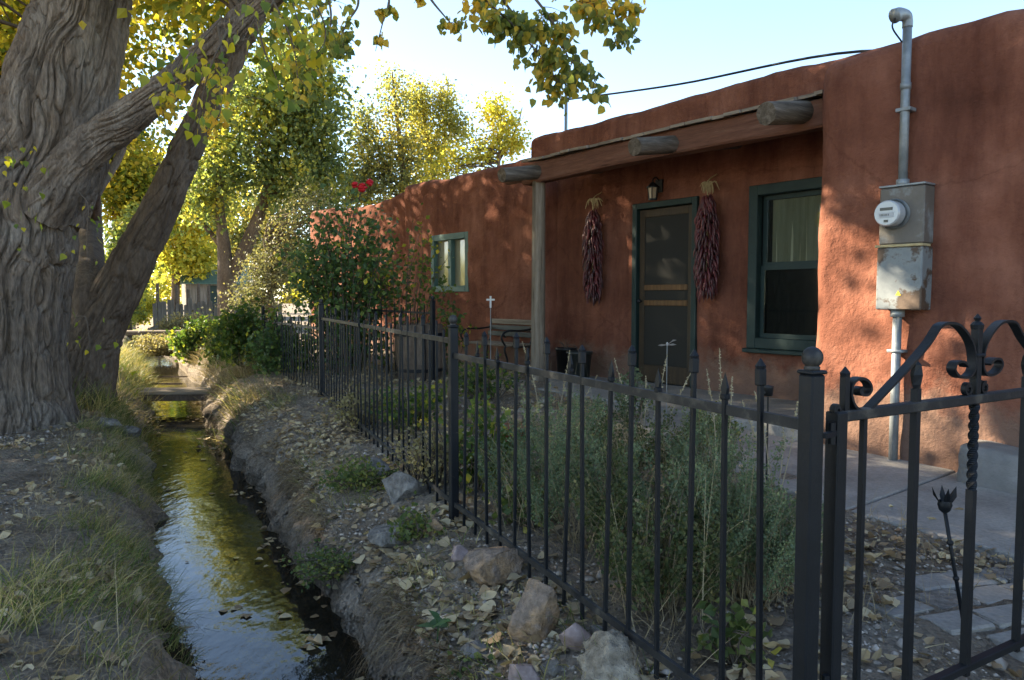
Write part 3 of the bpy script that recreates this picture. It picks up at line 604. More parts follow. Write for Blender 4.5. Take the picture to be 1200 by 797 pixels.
def picket(parent, x, y, z, h, kind, rz):
    key = (round(h, 2), kind)
    if key not in PM: PM[key] = picket_mesh(key[0], kind).mesh('picket', IRON)
    o = bpy.data.objects.new('picket', PM[key]); COL.objects.link(o); o.parent = parent; o.location = (x, y, z); o.rotation_euler = (random.gauss(0, .009), random.gauss(0, .010), rz); return o
def ironpost(parent, p, h, w, rz, ball=True):
    b = MB(); b.box(-w / 2, w / 2, -w / 2, w / 2, -.15, h, .004); o = b.build('post', IRON, parent, False, p, rz)
    c = MB(); c.box(-w / 2 - .003, w / 2 + .003, -w / 2 - .003, w / 2 + .003, h + .001, h + .010, .003); c.build('post_cap', IRON, o)
    if ball:
        d = MB(); d.lathe([(.0, 0), (.016, 0), (.018, .008), (.010, .016)], (0, 0, h + .008), 14); d.ball((0, 0, h + .038), .0235, (1, 1, 1.05), 3); d.build('ball_finial', IRONWORN, o, True)
FENCE = []
def fence(A, B, za, zb, ga, gb, n, label, heights, post_b=True, post_a=False, pw=.05, group='wrought iron fence panels'):
    """za/zb top rail height at the ends, ga/gb ground"""
    A = Vector((A[0], A[1], 0)); B = Vector((B[0], B[1], 0)); d = B - A; rz = math.atan2(d.y, d.x)
    t = empty('iron_fence', (A.x, A.y, ga), 0, label, 'fence', group); o0 = Vector((A.x, A.y, ga))
    r = MB(); r.bar(Vector((A.x, A.y, za)) - o0, Vector((B.x, B.y, zb)) - o0, .014, .026); r.build('top_rail', IRONWORN, t)
    r = MB(); r.bar(Vector((A.x, A.y, ga + .055)) - o0, Vector((B.x, B.y, gb + .055)) - o0, .014, .024); r.build('bottom_rail', IRONWORN, t)
    for i in range(n):
        k = (i + 1) / (n + 1) + random.uniform(-.003, .003); p = A.lerp(B, k); z0 = ga + (gb - ga) * k - .02; zt = za + (zb - za) * k
        ex, kd = heights[i % len(heights)]; picket(t, p.x - A.x, p.y - A.y, z0 - ga, zt - z0 + ex, kd, rz)
    if post_a: ironpost(t, Vector((0, 0, 0)), za - ga + .118, pw, rz)
    if post_b: ironpost(t, B - A + Vector((0, 0, gb - ga)), zb - gb + .14, pw, rz)
    return t
F1, F2, F3, F4 = (.676, 1.66), (-.295, 3.70), (-1.96, 7.60), (-3.48, 10.35)
HT = [(.085, 2), (.16, 0), (.10, 1), (.20, 0), (.09, 1), (.17, 2), (.12, 1)]
fence(F1, F2, .958, .958, .115, .150, 15, 'black iron picket fence panel between the ball topped gate post and the next post', [(.135, 0), (.10, 1), (.145, 0), (.085, 1), (.14, 0), (.09, 1), (.12, 0), (.095, 1)], True, True, .042)
fence(F2, F3, 1.028, 1.03, .15, .21, 29, 'long black iron picket fence panel running past the grey boulders', [(.05, 2), (.10, 2), (.04, 2), (.12, 0)])
fence(F3, F4, .92, .92, .21, .18, 21, 'farthest black iron picket fence panel overgrown with vines', [(.12, 2), (.05, 2), (.10, 2)], True, False, .04)
# a second, lower iron railing deeper in the garden with a dark wooden tub behind it
A5, B5 = W(372, 372, 10.6), W(507, 372, 8.6)
fence((A5.x, A5.y), (B5.x, B5.y), 1.10, 1.06, .2, .2, 17, 'short black iron railing standing inside the garden in front of the rose bush', [(.10, 2), (.05, 2)], True, False, .05, 'garden railings')

# ------------------------------------------------------------------ iron gate, swung open
GH = Vector((.752, 1.70, 0)); GD = Vector((.86, .51, 0)).normalized(); GN = GD.cross(Vector((0, 0, 1)))
gate = empty('iron_gate', (GH.x, GH.y, .12), math.atan2(GD.y, GD.x), 'open black wrought iron gate with curled scrolls and a twisted center bar', 'gate')
def gp(px, py):
    """point of the photograph on the gate's own plane, in gate coordinates (along the gate, height)"""
    r = ray(px, py); o = Vector((0, 0, CAM_Z)); k = (GH - o).dot(GN) / r.dot(GN); p = o + r * k; return ((p - GH).dot(GD), p.z - .12)
def gc(cx, cy): return gp(960 + cx * .2007, 360 + cy * .2007)
XC = gp(1142, 470)[0]
def mir(pts): return [(2 * XC - x, z) for x, z in pts]
def rib(name, pts, w=.022, th=.0065, sm=5):
    P = catmull([(x, 0, z) for x, z in pts], sm); b = MB(); b.ribbon(P, (0, 1, 0), w, th); return b.build(name, IRON, gate)
zr = gp(1060, 478)[1]
b = MB(); b.box(-.016, 2 * XC + .016, -.013, .013, zr - .013, zr + .013, .003); b.build('top_rail', IRONWORN, gate)
b = MB(); b.box(.0, 2 * XC, -.012, .012, .09, .114, .003); b.build('bottom_rail', IRON, gate)
for xs_ in (0.0, 2 * XC):
    b = MB(); b.box(xs_ - .018, xs_ + .018, -.018, .018, -.06, zr + .012, .003); b.build('stile', IRON, gate)
scroll = [gc(*c) for c in ((262, 612), (225, 602), (188, 570), (170, 510), (178, 450), (205, 422), (240, 415), (275, 440), (285, 480), (265, 508), (232, 508), (218, 486), (238, 468))]
arch = [gc(*c) for c in ((262, 612), (350, 520), (500, 360), (620, 220), (672, 140), (700, 105), (745, 92), (800, 105), (850, 160), (880, 220), (893, 300), (885, 370), (850, 408), (800, 402), (772, 365), (785, 325), (825, 318), (850, 345))]
for sc_ in (scroll, mir(scroll)): rib('scroll', sc_)
for sc_ in (arch, mir(arch)): rib('arch_bar', sc_, .024)
def curl(cx, cz, r, turns=1.4):
    P = [(cx + r * (1 - .55 * k / 20) * math.cos(k / 20 * turns * 6.283 + 1.2), cz + r * (1 - .55 * k / 20) * math.sin(k / 20 * turns * 6.283 + 1.2)) for k in range(21)]
    rib('curl', P, .014, .006, 2)
c0 = gc(862, 480); curl(c0[0], c0[1], .017); curl(2 * XC - c0[0], c0[1], .017); c1 = gc(97, 603); curl(c1[0], c1[1], .013); curl(2 * XC - c1[0], c1[1], .013)
zt = gp(1142, 372)[1]
b = MB(); b.box(XC - .010, XC + .010, -.010, .010, .08, zr - .25)
pts = [(XC, 0, zr - .25 + .24 * k / 40) for k in range(41)]; v, f = tube(pts, .0135, 4, .35); b.add(v, f); b.build('center_bar', IRON, gate)
b = MB(); b.box(XC - .011, XC + .011, -.011, .011, zr + .012, zt - .03, .002); b.lathe([(.0, 0), (.015, .0), (.017, .012), (.010, .020), (.006, .022), (.010, .03), (.001, .042)], (XC, 0, zt - .032), 10); b.box(XC - .022, XC + .022, -.016, .016, gc(920, 290)[1], gc(920, 270)[1], .003); b.build('finial', IRON, gate)
for xx in (gp(1009, 600)[0], gp(1069, 600)[0]):
    for x2 in (xx, 2 * XC - xx):
        w = .0065 if xx < .2 else .009
        b = MB(); b.box(x2 - w, x2 + w, -w, w, .08, zr)
        if xx > .2:
            zt2 = gc(555, 315)[1]; b.box(x2 - w, x2 + w, -w, w, zr, zt2 - .07); v, f = tube([(x2, 0, zt2 - .075), (x2, 0, zt2 - .06), (x2, 0, zt2 - .035), (x2, 0, zt2 - .01), (x2, 0, zt2)], [.009, .013, .016, .011, .003], 4, .2); b.add(v, f)
        b.build('bar', IRON, gate)
fx, fz0 = gc(145, 640); fz1 = gc(145, 352)[1]
for x2 in (fx, 2 * XC - fx):
    b = MB(); b.box(x2 - .008, x2 + .008, -.008, .008, zr, fz1 - .02); b.lathe([(.0, 0), (.010, 0), (.012, .009), (.001, .024)], (x2, 0, fz1 - .022), 8); b.build('end_finial', IRON, gate)
for z in (.2, zr - .06):
    b = MB(); b.tube([(-.028, -.008, z), (-.028, -.008, z + .05)], .009, 8); b.bar((-.07, -.02, z + .025), (0, -.005, z + .025), .012); b.build('hinge', IRON, gate)

# ------------------------------------------------------------------ foliage and wood
def rand_unit(n, r=rng): v = r.normal(size=(n, 3)); return v / np.linalg.norm(v, axis=1, keepdims=True)
def clump_points(blobs, nclump, per, sig, r=rng, shell=.55):
    """blobs: (centre, radii, weight); leaves gather in clumps spread through the blobs"""
    w = np.array([b[2] for b in blobs], float); w /= w.sum(); k = r.choice(len(blobs), nclump, p=w)
    C = np.array([tuple(b[0]) for b in blobs])[k]; Rr = np.array([np.broadcast_to(b[1], 3) for b in blobs])[k]
    cc = C + rand_unit(nclump, r) * Rr * (r.random((nclump, 1)) ** shell)
    cnt = r.integers(max(1, per // 2), per * 3 // 2 + 1, nclump); idx = np.repeat(np.arange(nclump), cnt)
    sg = np.asarray(sig) * r.uniform(.6, 1.3, (nclump, 1)); return cc, cc[idx] + r.normal(size=(len(idx), 3)) * np.broadcast_to(sg, (nclump, 3))[idx], idx
def leaf_mesh(P, size, droop=.4, fine=False, r=rng, flat=0.0):
    n = len(P); t = rand_unit(n, r); t[:, 2] -= droop; t /= np.linalg.norm(t, axis=1, keepdims=True)
    a = rand_unit(n, r); a[:, 2] *= (1 - flat); s = np.cross(t, a); s /= np.linalg.norm(s, axis=1, keepdims=True) + 1e-9; m = np.cross(s, t)
    sz = size * r.uniform(.6, 1.25, (n, 1)) if np.isscalar(size) else size[:, None]
    if fine: U = [(0, 0, 0), (.46, .18, .10), (.38, .55, .08), (0, 1.0, -.06), (-.38, .55, .08), (-.46, .18, .10)]; Fc = np.array([(0, 1, 2, 3), (0, 3, 4, 5)])
    else: U = [(0, 0, 0), (.40, .42, .10), (0, 1.0, 0), (-.40, .42, .10)]; Fc = np.array([(0, 1, 2, 3)])
    V = np.stack([P + sz * (s * u + t * v + m * w) for u, v, w in U], 1); k = len(U)
    f = (Fc[None] + (np.arange(n) * k)[:, None, None]).reshape(-1, 4); return V.reshape(-1, 3), f
def twigs(b, anchors, targets, r0, r1, r=rng, sag=.1, seg=5, sub=4, off=None):
    for q in targets:
        d = np.linalg.norm(anchors - q, axis=1); a = anchors[np.argmin(d + r.uniform(0, .5, len(d)))]; l = np.linalg.norm(q - a)
        m1 = a + (q - a) * .4 + r.normal(size=3) * l * .07 + np.array((0, 0, l * sag)); C = catmull([a, m1, q], sub)
        if off is not None and not shade_ok(C + off, 1.0, .06).all(): continue
        v, f = tube(C, np.linspace(r0 * min(1, .4 + l * .25), r1, 2 * sub + 1), seg); b.add(v, f)
def mask_points(P, idx, cc, fn):
    keep = fn(cc); return P[keep[idx]]

def bark_tube(ctrl, seg, rows_per, depth, freq=9.0, seed=0.0, butt=None):
    """ctrl: (point, radius); thick furrowed bark as real relief"""
    P = catmull([c[0] for c in ctrl], rows_per); rad = catmull([(c[1], 0, 0) for c in ctrl], rows_per)[:, 0]; n = len(P)
    v, f = tube(P, rad, seg); V = v.reshape(n, seg, 3); d = (V - P[:, None]); dn = d / np.linalg.norm(d, axis=2, keepdims=True)
    ln = np.concatenate([[0], np.cumsum(np.linalg.norm(np.diff(P, axis=0), axis=1))])[:, None]; a = (np.arange(seg) * 2 * math.pi / seg)[None]
    cx, cy = np.cos(a) * rad[:, None], np.sin(a) * rad[:, None]; zz = ln + 0 * a
    wx = noise(np.stack([cx * 4 + seed, cy * 4, zz * 2.4], -1)) * .07; wz = noise(np.stack([cx * 6 + seed, cy * 6, zz * 2 + 5], -1)) * .12
    q = np.stack([(cx + wx) * freq + seed, (cy + wx) * freq, (zz + wz) * freq * .15], -1)
    r1 = np.exp(-np.abs(noise(q) / .17) ** 1.4); r2 = np.exp(-np.abs(noise(q * np.array((1.8, 1.8, 1.5)) + 31) / .13) ** 1.4); r3 = noise(np.stack([cx * 45 + seed, cy * 45, zz * 12], -1)); big = noise(np.stack([cx * 1.6 + seed, cy * 1.6, zz * .8], -1))
    plate = noise(np.stack([cx * 14 + seed, cy * 14, zz * 5], -1)); disp = depth * (.5 - r1 * 1.0 - r2 * .55 + plate * .30 + r3 * .13) + big * rad[:, None] * .10
    if butt is not None: disp = disp + np.clip(1 - ln / butt[0], 0, 1) ** 2 * butt[1] * (1 + .8 * np.sin(a * 5 + seed) * np.clip(1 - ln / butt[0], 0, 1))
    V = V + dn * disp[..., None]; b = MB(); b.add(V.reshape(-1, 3), f); return b, P

# sunlight finds its way through the crowns to these places
PATCH = [(W(985, 340, 5.62), .50), (W(1000, 405, 5.55), .42), (W(965, 395, 5.7), .42), (W(960, 300, 5.7), .3), (W(1010, 450, 5.5), .3), (W(215, 458, 8.4), .5), (W(160, 390, 22), 1.2)]
SUNV = np.array(SUN)
def shade_ok(cc, wide=1.0, pad=.34):
    ok = np.ones(len(cc), bool)
    for p, r in PATCH:
        d = cc - np.array(p); al = d @ SUNV; per = np.linalg.norm(d - al[:, None] * SUNV, axis=1); ok &= ~((al > 0) & (per < r * wide + pad))
    return ok
def open_sky(cc):
    """crown stays out of the open sky over the house"""
    x, y = proj(cc); return ~((x > 395) & (x < 1300) & (y > -45) & (cc[:, 1] > .3))

def leaf_outline(k):
    pts = [(0, .0), (.16, -.02), (.36, .06), (.46, .2), (.40, .40), (.27, .60), (.12, .82), (0, 1.05), (-.12, .82), (-.27, .60), (-.40, .40), (-.46, .2), (-.36, .06), (-.16, -.02)]
    r = random.Random(k); b = MB(); v = [(x_, y_, .16 * abs(x_) * r.uniform(.6, 1.6) + .08 * math.sin(y_ * 3 + k) + r.uniform(-.02, .02)) for x_, y_ in pts] + [(0, .18, 0), (0, .5, .03), (0, .8, .02)]; n = 14
    f = [(0, 1, 14), (1, 2, 14), (2, 3, 14), (3, 4, 15, 14), (4, 5, 15), (5, 6, 16, 15), (6, 7, 16), (7, 8, 16), (8, 9, 15, 16), (9, 10, 15), (10, 11, 14, 15), (11, 12, 14), (12, 13, 14), (13, 0, 14)]
    b.add(v, f); return b

def big_tree():
    t = empty('cottonwood_tree', W(22, 497, 6.7) * 1, 0, 'huge old cottonwood with deeply furrowed grey bark on the ditch bank', 'tree'); B0 = t.location.copy(); S = 6.7 / F
    def pt(px, py, Y=6.7): return W(px, py, Y) - B0
    tb, tp = bark_tube([(pt(0, 540), 80 * S), (pt(0, 500), 78 * S), (pt(1, 440), 70 * S), (pt(3, 360), 70 * S), (pt(8, 290), 70 * S), (pt(17, 225), 66 * S), (pt(40, 165), 52 * S), (pt(60, 90), 43 * S), (pt(78, 20), 36 * S), (pt(90, -60), 31 * S), (pt(95, -190), 24 * S), (pt(70, -380), 12 * S)], 440, 50, .052, 15.5, 3.0, (.4, .02))
    trunk = tb.build('trunk', BARK, t, True)
    lb, l1 = bark_tube([(pt(54, 250, 6.75), 44 * S), (pt(88, 175, 6.8), 36 * S), (pt(112, 85, 6.9), 25 * S), (pt(128, 10, 7), 22 * S), (pt(150, -90, 7.2), 18 * S), (pt(190, -260, 7.6), 10 * S)], 190, 36, .038, 16.5, 8.0); lb.build('limb', BARK, t, True)
    lb, l2 = bark_tube([(pt(46, 246, 6.55), 34 * S), (pt(100, 178, 6.5), 23 * S), (pt(158, 132, 6.45), 18 * S), (pt(215, 86, 6.4), 15 * S), (pt(270, 38, 6.3), 14 * S), (pt(315, -5, 6.2), 12 * S), (pt(390, -70, 5.9), 13 * S), (pt(520, -170, 5.4), 7 * S)], 190, 36, .030, 18, 15.0); lb.build('limb', BARK, t, True)
    lb, l3 = bark_tube([(pt(20, 230), 40 * S), (pt(-5, 150), 20 * S), (pt(-40, 90), 16 * S), (pt(-90, 0), 12 * S), (pt(-150, -120), 6 * S)], 90, 24, .022, 16, 22.0); lb.build('limb', BARK, t, True)
    anchors = np.concatenate([tp[-120:], l1[-70:], l2[-110:], l3[-30:]])
    blobs = [((-1.0 - B0.x, 6.2 - B0.y, 6.6), (2.8, 2.6, 1.3), .8), ((-4 - B0.x, 7.5 - B0.y, 8.0), (4.2, 4, 2.2), 2.2), ((-6.6 - B0.x, 8.6 - B0.y, 6.7), (3.2, 3.4, 1.9), 2.4), ((-4.2 - B0.x, 4.2 - B0.y, 7.4), (2.6, 2.2, 1.5), .5), ((-4.5 - B0.x, 9 - B0.y, 5.9), (2.6, 2.2, .9), 1.6), ((-4.2 - B0.x, 8.4 - B0.y, 4.5), (1.9, .8, .85), 1.3), ((-2.6 - B0.x, 6.6 - B0.y, 4.15), (.9, .7, .45), .45)]
    cc, P, idx = clump_points(blobs, 2000, 36, .22); off = np.array(B0)
    keep = open_sky(cc + off) & shade_ok(cc + off); P = P[keep[idx]]
    v, f = leaf_mesh(P, .105, .6); b = MB(); b.add(v, f); crown = b.build('crown', LEAF_Y, t)
    br = MB(); twigs(br, anchors, cc[keep][::5], .05, .006, off=off)
    # boughs hanging into the picture: (path of the twig, leaf spread, leaves)
    hang = [([(470, -60, 5.2), (500, -8, 5.0), (520, 18, 4.9), (540, 40, 4.85)], .075, 30), ([(520, -70, 5.0), (565, -5, 4.85), (600, 28, 4.8), (628, 60, 4.75), (655, 95, 4.7)], .13, 190),
            ([(560, -80, 4.9), (620, -10, 4.8), (650, 30, 4.7), (668, 70, 4.65), (700, 95, 4.6)], .13, 190), ([(600, -80, 4.9), (665, -20, 4.7), (700, 10, 4.65), (725, 30, 4.6), (752, 48, 4.6)], .10, 130),
            ([(560, -60, 5.2), (590, 0, 5.0), (610, 25, 4.9), (640, 60, 4.85), (632, 85, 4.8)], .12, 150), ([(640, -60, 4.8), (690, -15, 4.75), (720, 0, 4.7), (742, 5, 4.7)], .10, 110),
            ([(430, -50, 5.4), (455, -5, 5.2), (450, 20, 5.1), (440, 60, 5.1)], .06, 30), ([(400, -40, 5.6), (420, 0, 5.4), (405, 30, 5.3), (395, 60, 5.2)], .08, 60), ([(540, -60, 5), (575, -20, 4.9), (560, 10, 4.9)], .12, 90), ([(300, -30, 6.1), (330, 20, 5.6), (345, 60, 5.5), (350, 110, 5.4)], .16, 120), ([(360, -50, 5.9), (385, 0, 5.5), (385, 40, 5.4), (365, 90, 5.4)], .15, 110), ([(215, 60, 6.3), (200, 90, 6.0), (190, 120, 5.9), (195, 150, 5.9)], .13, 60), ([(255, 30, 6.2), (262, 80, 5.9), (258, 130, 5.8), (245, 165, 5.8)], .13, 60)]
    hp = []
    for path, sp, n in hang:
        C = catmull([W(*q) - B0 for q in path], 10); v, f = tube(C, np.linspace(.013, .002, len(C)), 5); br.add(v, f); k = len(C)
        n = int(n * 1.7)
        for _ in range(max(3, n // 14)):
            i = random.randint(int(k * .35), k - 1); d = rand_unit(1)[0] * sp * 1.1; d[2] = -abs(d[2]) * .9; e = C[i] + d
            v, f = tube(catmull([C[i], C[i] + d * .5 + np.array((0, 0, .01)), e], 3), np.linspace(.0035, .0012, 7), 3); br.add(v, f)
            m = max(2, int(n / max(3, n // 14))); hp.append(C[i] + d * rng.random((m, 1)) ** .6 + rng.normal(size=(m, 3)) * sp * .26)
    hp = np.concatenate(hp); v, f = leaf_mesh(hp, .052, 1.3, True); b = MB(); b.add(v, f); b.build('hanging_leaves', LEAF_HANG, crown)
    # nearer spray of larger leaves hanging in front of the limb
    big = [([(340, -30, 3.6), (318, 5, 3.5), (300, 20, 3.45), (286, 45, 3.4)], 26), ([(340, -30, 3.6), (345, 10, 3.5), (355, 40, 3.45)], 26), ([(260, 20, 3.6), (235, 50, 3.55), (215, 85, 3.5), (205, 115, 3.5)], 46), ([(270, 30, 3.6), (250, 70, 3.5), (238, 110, 3.5), (232, 150, 3.5)], 40),
           ([(350, -20, 3.6), (375, 15, 3.6), (380, 50, 3.6), (350, 80, 3.6)], 42), ([(300, 20, 3.6), (310, 60, 3.6), (325, 95, 3.6), (330, 130, 3.6)], 34), ([(4, 150, 6.2), (14, 175, 5.75), (14, 215, 5.6), (12, 258, 5.55)], 30), ([(92, 225, 6.5), (103, 240, 6.15), (102, 275, 6.05), (102, 308, 6.0)], 18), ([(88, 372, 6.4), (100, 372, 6.1), (104, 392, 6.0), (106, 412, 5.95)], 12)]
    LM = []
    for k in range(3):
        b = leaf_outline(k + 3); b.v[0] *= .06
        b.tube([(0, .0, 0), (0, -.03, .006)], .0012, 3, False); LM.append(b.mesh('leaf', LEAF_BIG, True))
    for path, n in big:
        C = catmull([W(*q) - B0 for q in path], 10); v, f = tube(C, np.linspace(.006, .0015, len(C)), 5); br.add(v, f)
        for _ in range(n):
            i = random.randint(int(len(C) * .3), len(C) - 1); q = C[i] + rng.normal(size=3) * np.array((.065, .09, .05)) * path[0][2] / 3.6
            o = bpy.data.objects.new('leaf', random.choice(LM)); COL.objects.link(o); o.parent = crown; o.location = q
            d = Vector((random.uniform(-.7, .7), random.uniform(-.7, .7), -1.1)); o.rotation_mode = 'QUATERNION'
            o.rotation_quaternion = d.to_track_quat('Y', 'Z') @ Vector((0, 1, 0)).rotation_difference(Vector((0, 1, 0))); from_a = random.uniform(0, 6.28)
            o.rotation_quaternion = o.rotation_quaternion @ Matrix.Rotation(from_a, 3, 'Y').to_quaternion(); s = random.uniform(.5, 1.0); o.scale = (s, s, s)
    tag(br.build('branches', TWIG, t, True), kind='stuff')
    return t
# leaf colour of single leaf objects must differ by object as well
for m in (LEAF_BIG, LITTER):
    nt = m.node_tree; oi = nt.nodes.new('ShaderNodeObjectInfo')
    for n in nt.nodes:
        if n.bl_idname == 'ShaderNodeNewGeometry':
            for l in list(n.outputs['Random Per Island'].links):
                ad = nt.nodes.new('ShaderNodeMath'); ad.operation = 'ADD'; fr = nt.nodes.new('ShaderNodeMath'); fr.operation = 'FRACT'; s = l.to_socket
                nt.links.new(oi.outputs['Random'], ad.inputs[0]); nt.links.new(n.outputs['Random Per Island'], ad.inputs[1]); nt.links.new(ad.outputs[0], fr.inputs[0]); nt.links.new(fr.outputs[0], s)
big_tree()

def leaning_tree():
    Y = 8.2; S = Y / F; t = empty('cottonwood_tree', W(103, 468, Y), 0, 'leaning dark cottonwood trunk growing behind the plank footbridge', 'tree'); B0 = t.location.copy()
    def pt(px, py, y=Y): return W(px, py, y) - B0
    tb, tp = bark_tube([(pt(90, 500), 42 * S), (pt(95, 455), 37 * S), (pt(102, 425), 33 * S), (pt(112, 390), 29 * S), (pt(135, 345), 25 * S), (pt(165, 290), 21 * S), (pt(195, 228), 18 * S), (pt(220, 172), 16 * S), (pt(241, 125), 14 * S), (pt(270, 62), 16 * S), (pt(300, 0), 14 * S), (pt(330, -90), 11 * S), (pt(340, -220), 6 * S)], 220, 36, .036, 17, 40.0, (.5, .05)); tb.build('trunk', BARK2, t, True)
    lb, l1 = bark_tube([(pt(108, 400, 8.25), 22 * S), (pt(104, 330, 8.3), 19 * S), (pt(106, 260, 10.4), 15 * S), (pt(100, 180, 8.5), 11 * S), (pt(80, 60, 8.8), 8 * S), (pt(60, -120, 9), 5 * S)], 70, 18, .015, 9, 51.0); lb.build('limb', BARK2, t, True)
    blobs = [((-5.4 - B0.x, 13.2 - B0.y, 7.9), (3.6, 3.0, 1.3), 1.8), ((-9.4 - B0.x, 13.6 - B0.y, 5.0), (2.4, 2.6, 2.2), 1.6), ((-8 - B0.x, 14.5 - B0.y, 8.6), (4.6, 4, 2.6), 2.4), ((-11.5 - B0.x, 15 - B0.y, 6.5), (3.6, 3.5, 2.8), 1.8)]
    cc, P, idx = clump_points(blobs, 1700, 36, .26); off = np.array(B0); keep = open_sky(cc + off) & shade_ok(cc + off, 1.0)
    px, py = proj(cc + off); keep &= ~((py > 250) & (px > 100)); v, f = leaf_mesh(P[keep[idx]], .125, .6); b = MB(); b.add(v, f); crown = b.build('crown', LEAF_Y, t)
    br = MB(); twigs(br, np.concatenate([tp[-150:], l1[-50:]]), cc[keep][::7], .05, .008, off=off); tag(br.build('branches', BARK2, t, True), kind='stuff')
leaning_tree()

def tree(name, label, px, py_base, Y, stems, blobs, nclump, per, sig, size, leaf, wood=BARK2, group='trees beyond the house and ditch', br_every=4, filt=None, r0=.05):
    """stems: list of [(px, py, radius px)], blobs: (px, py, radius x px, radius z px, weight), all at depth Y"""
    S = Y / F; base = W(px, 400, Y); base.z = float(gz(base.x, base.y)) - .05; t = empty(name, base, 0, label, 'tree', group); tr = MB(); an = []
    for sidx, s in enumerate(stems):
        C = catmull([np.array(W(a, b_, Y)) - np.array(base) + np.array((0, .12 * sidx, 0)) for a, b_, _ in s], 8)
        if sidx == 0: C[0] = (C[0][0], C[0][1], -.1)
        rr = catmull([(q[2] * S, 0, 0) for q in s], 8)[:, 0]; rr = np.maximum(rr, .01); v, f = tube(C, rr, 12); v = v + (fbm(v * 4, 2) * .03)[:, None] * rng.normal(size=3) * .3; tr.add(v, f); an.append(C)
    trunk = tr.build('trunk', wood, t, True); an = np.concatenate(an)
    bl = [(np.array(W(a, b_, Y)) - np.array(base), (rx * S, rx * S * .85, rz_ * S), w) for a, b_, rx, rz_, w in blobs]
    cc, P, idx = clump_points(bl, nclump, per, sig); off = np.array(base); keep = shade_ok(cc + off, .8) & ((cc[:, 2]) > .2)
    if filt: keep &= filt(*proj(cc + off))
    P = P[keep[idx]]; P = P[P[:, 2] > .05]; v, f = leaf_mesh(P, size, .4); b = MB(); b.add(v, f); b.build('crown', leaf, t)
    br = MB(); twigs(br, an, cc[keep][::br_every], r0, r0 * .15, sub=3, seg=4, off=off); tag(br.build('branches', wood, t, True), kind='stuff'); return t
tree('cottonwood_tree', 'forked gold and green cottonwood with dark trunks at the end of the iron fence', 266, 0, 25, [[(266, 400, 10), (265, 340, 10), (263, 295, 8), (258, 250, 5.5), (255, 180, 3.5), (250, 80, 2)], [(267, 330, 8), (290, 282, 8), (308, 235, 6), (325, 170, 4), (340, 100, 2)], [(308, 235, 4), (340, 205, 3.5), (372, 175, 2)], [(264, 300, 4), (240, 270, 3), (215, 240, 2)]],
     [(310, 130, 60, 55, 2.4), (352, 150, 48, 75, 2.2), (262, 175, 48, 55, 1.8), (350, 80, 46, 50, 1.5), (350, 220, 45, 35, 1.2), (240, 235, 34, 30, .9), (305, 195, 60, 40, 1), (290, 110, 50, 30, 1), (380, 190, 32, 60, 1.6), (375, 110, 30, 50, 1)], 900, 28, .32, .15, LEAF_G, filt=lambda x, y: (x < 408))
tree('poplar_tree', 'slim grey green poplar rising behind the far end of the adobe house', 470, 0, 27, [[(472, 330, 5), (474, 240, 4), (470, 180, 3), (462, 110, 1.5), (460, 85, .8)], [(474, 230, 2.5), (445, 180, 2), (430, 140, 1)]],
     [(462, 120, 18, 38, 1), (455, 180, 32, 45, 1.6), (425, 205, 28, 40, 1.2), (482, 190, 22, 40, 1), (410, 230, 34, 40, 1.6), (470, 230, 40, 30, 1.2), (425, 150, 16, 40, .7)], 640, 20, .26, .12, LEAF_P)
tree('poplar_tree', 'yellow topped poplar rising behind the house next to the grey green one', 507, 0, 28, [[(508, 330, 4), (509, 220, 3), (500, 160, 2), (492, 95, .8)], [(509, 200, 2), (520, 160, 1.5), (525, 95, .6)]],
     [(490, 125, 16, 34, 1), (520, 125, 14, 34, .9), (505, 170, 30, 32, 1.5), (535, 148, 16, 22, .5), (505, 215, 34, 22, .8)], 400, 20, .24, .12, leafmat('yellow_poplar_leaf', [(0, (.17, .19, .07)), (.45, (.32, .31, .085)), (1, (.55, .45, .09))], .7, .55, 1.4, .5))
tree('young_cottonwood', 'sparse golden young tree rising behind the middle of the adobe parapet', 582, 0, 26, [[(580, 330, 3), (584, 200, 2.2), (588, 150, 1.4), (580, 112, .6)], [(584, 190, 1.4), (605, 150, .9), (612, 125, .5)]],
     [(578, 128, 18, 18, .7), (595, 150, 22, 22, 1), (575, 170, 26, 18, 1), (605, 170, 16, 16, .6), (545, 188, 30, 20, 1), (520, 200, 24, 16, .5)], 250, 17, .2, .12, LEAF_GOLD)
# wood beyond the wooden fence
tree('golden_tree', 'bright golden tree standing beyond the wooden picket fence', 205, 0, 42, [[(205, 360, 5), (208, 290, 4), (215, 220, 2.5)], [(207, 300, 3), (185, 240, 2)]], [(205, 250, 55, 50, 2), (170, 210, 40, 50, 1), (235, 215, 45, 45, 1), (215, 300, 40, 22, 1)], 620, 30, .38, .24, LEAF_GOLD)
tree('golden_tree', 'pale yellow tree beyond the golden tree and the wooden fence', 300, 0, 55, [[(300, 360, 4), (302, 280, 3), (310, 200, 2)]], [(300, 250, 60, 60, 2), (345, 220, 45, 50, 1), (330, 300, 50, 30, 1), (260, 290, 40, 35, 1)], 520, 30, .45, .28, LEAF_P)
tree('cottonwood_tree', 'tall yellow cottonwood whose crown fills the gap between the two big trunks', 140, 0, 30, [[(142, 370, 8), (140, 300, 7), (136, 220, 5), (132, 120, 3)], [(139, 290, 4), (165, 240, 3), (185, 190, 2)]], [(120, 170, 60, 60, 1.5), (80, 60, 60, 90, 2), (165, 230, 50, 50, 1.4), (30, 120, 70, 90, 2)], 1000, 30, .36, .2, LEAF_Y)
tree('cottonwood_tree', 'yellow green tree standing beside the far end of the footpath', -40, 0, 34, [[(-40, 370, 8), (-42, 250, 6), (-45, 120, 3)]], [(-40, 150, 90, 110, 2), (20, 220, 70, 80, 1), (-120, 180, 80, 100, 1), (60, 260, 50, 50, .8)], 700, 28, .4, .22, LEAF_Y)
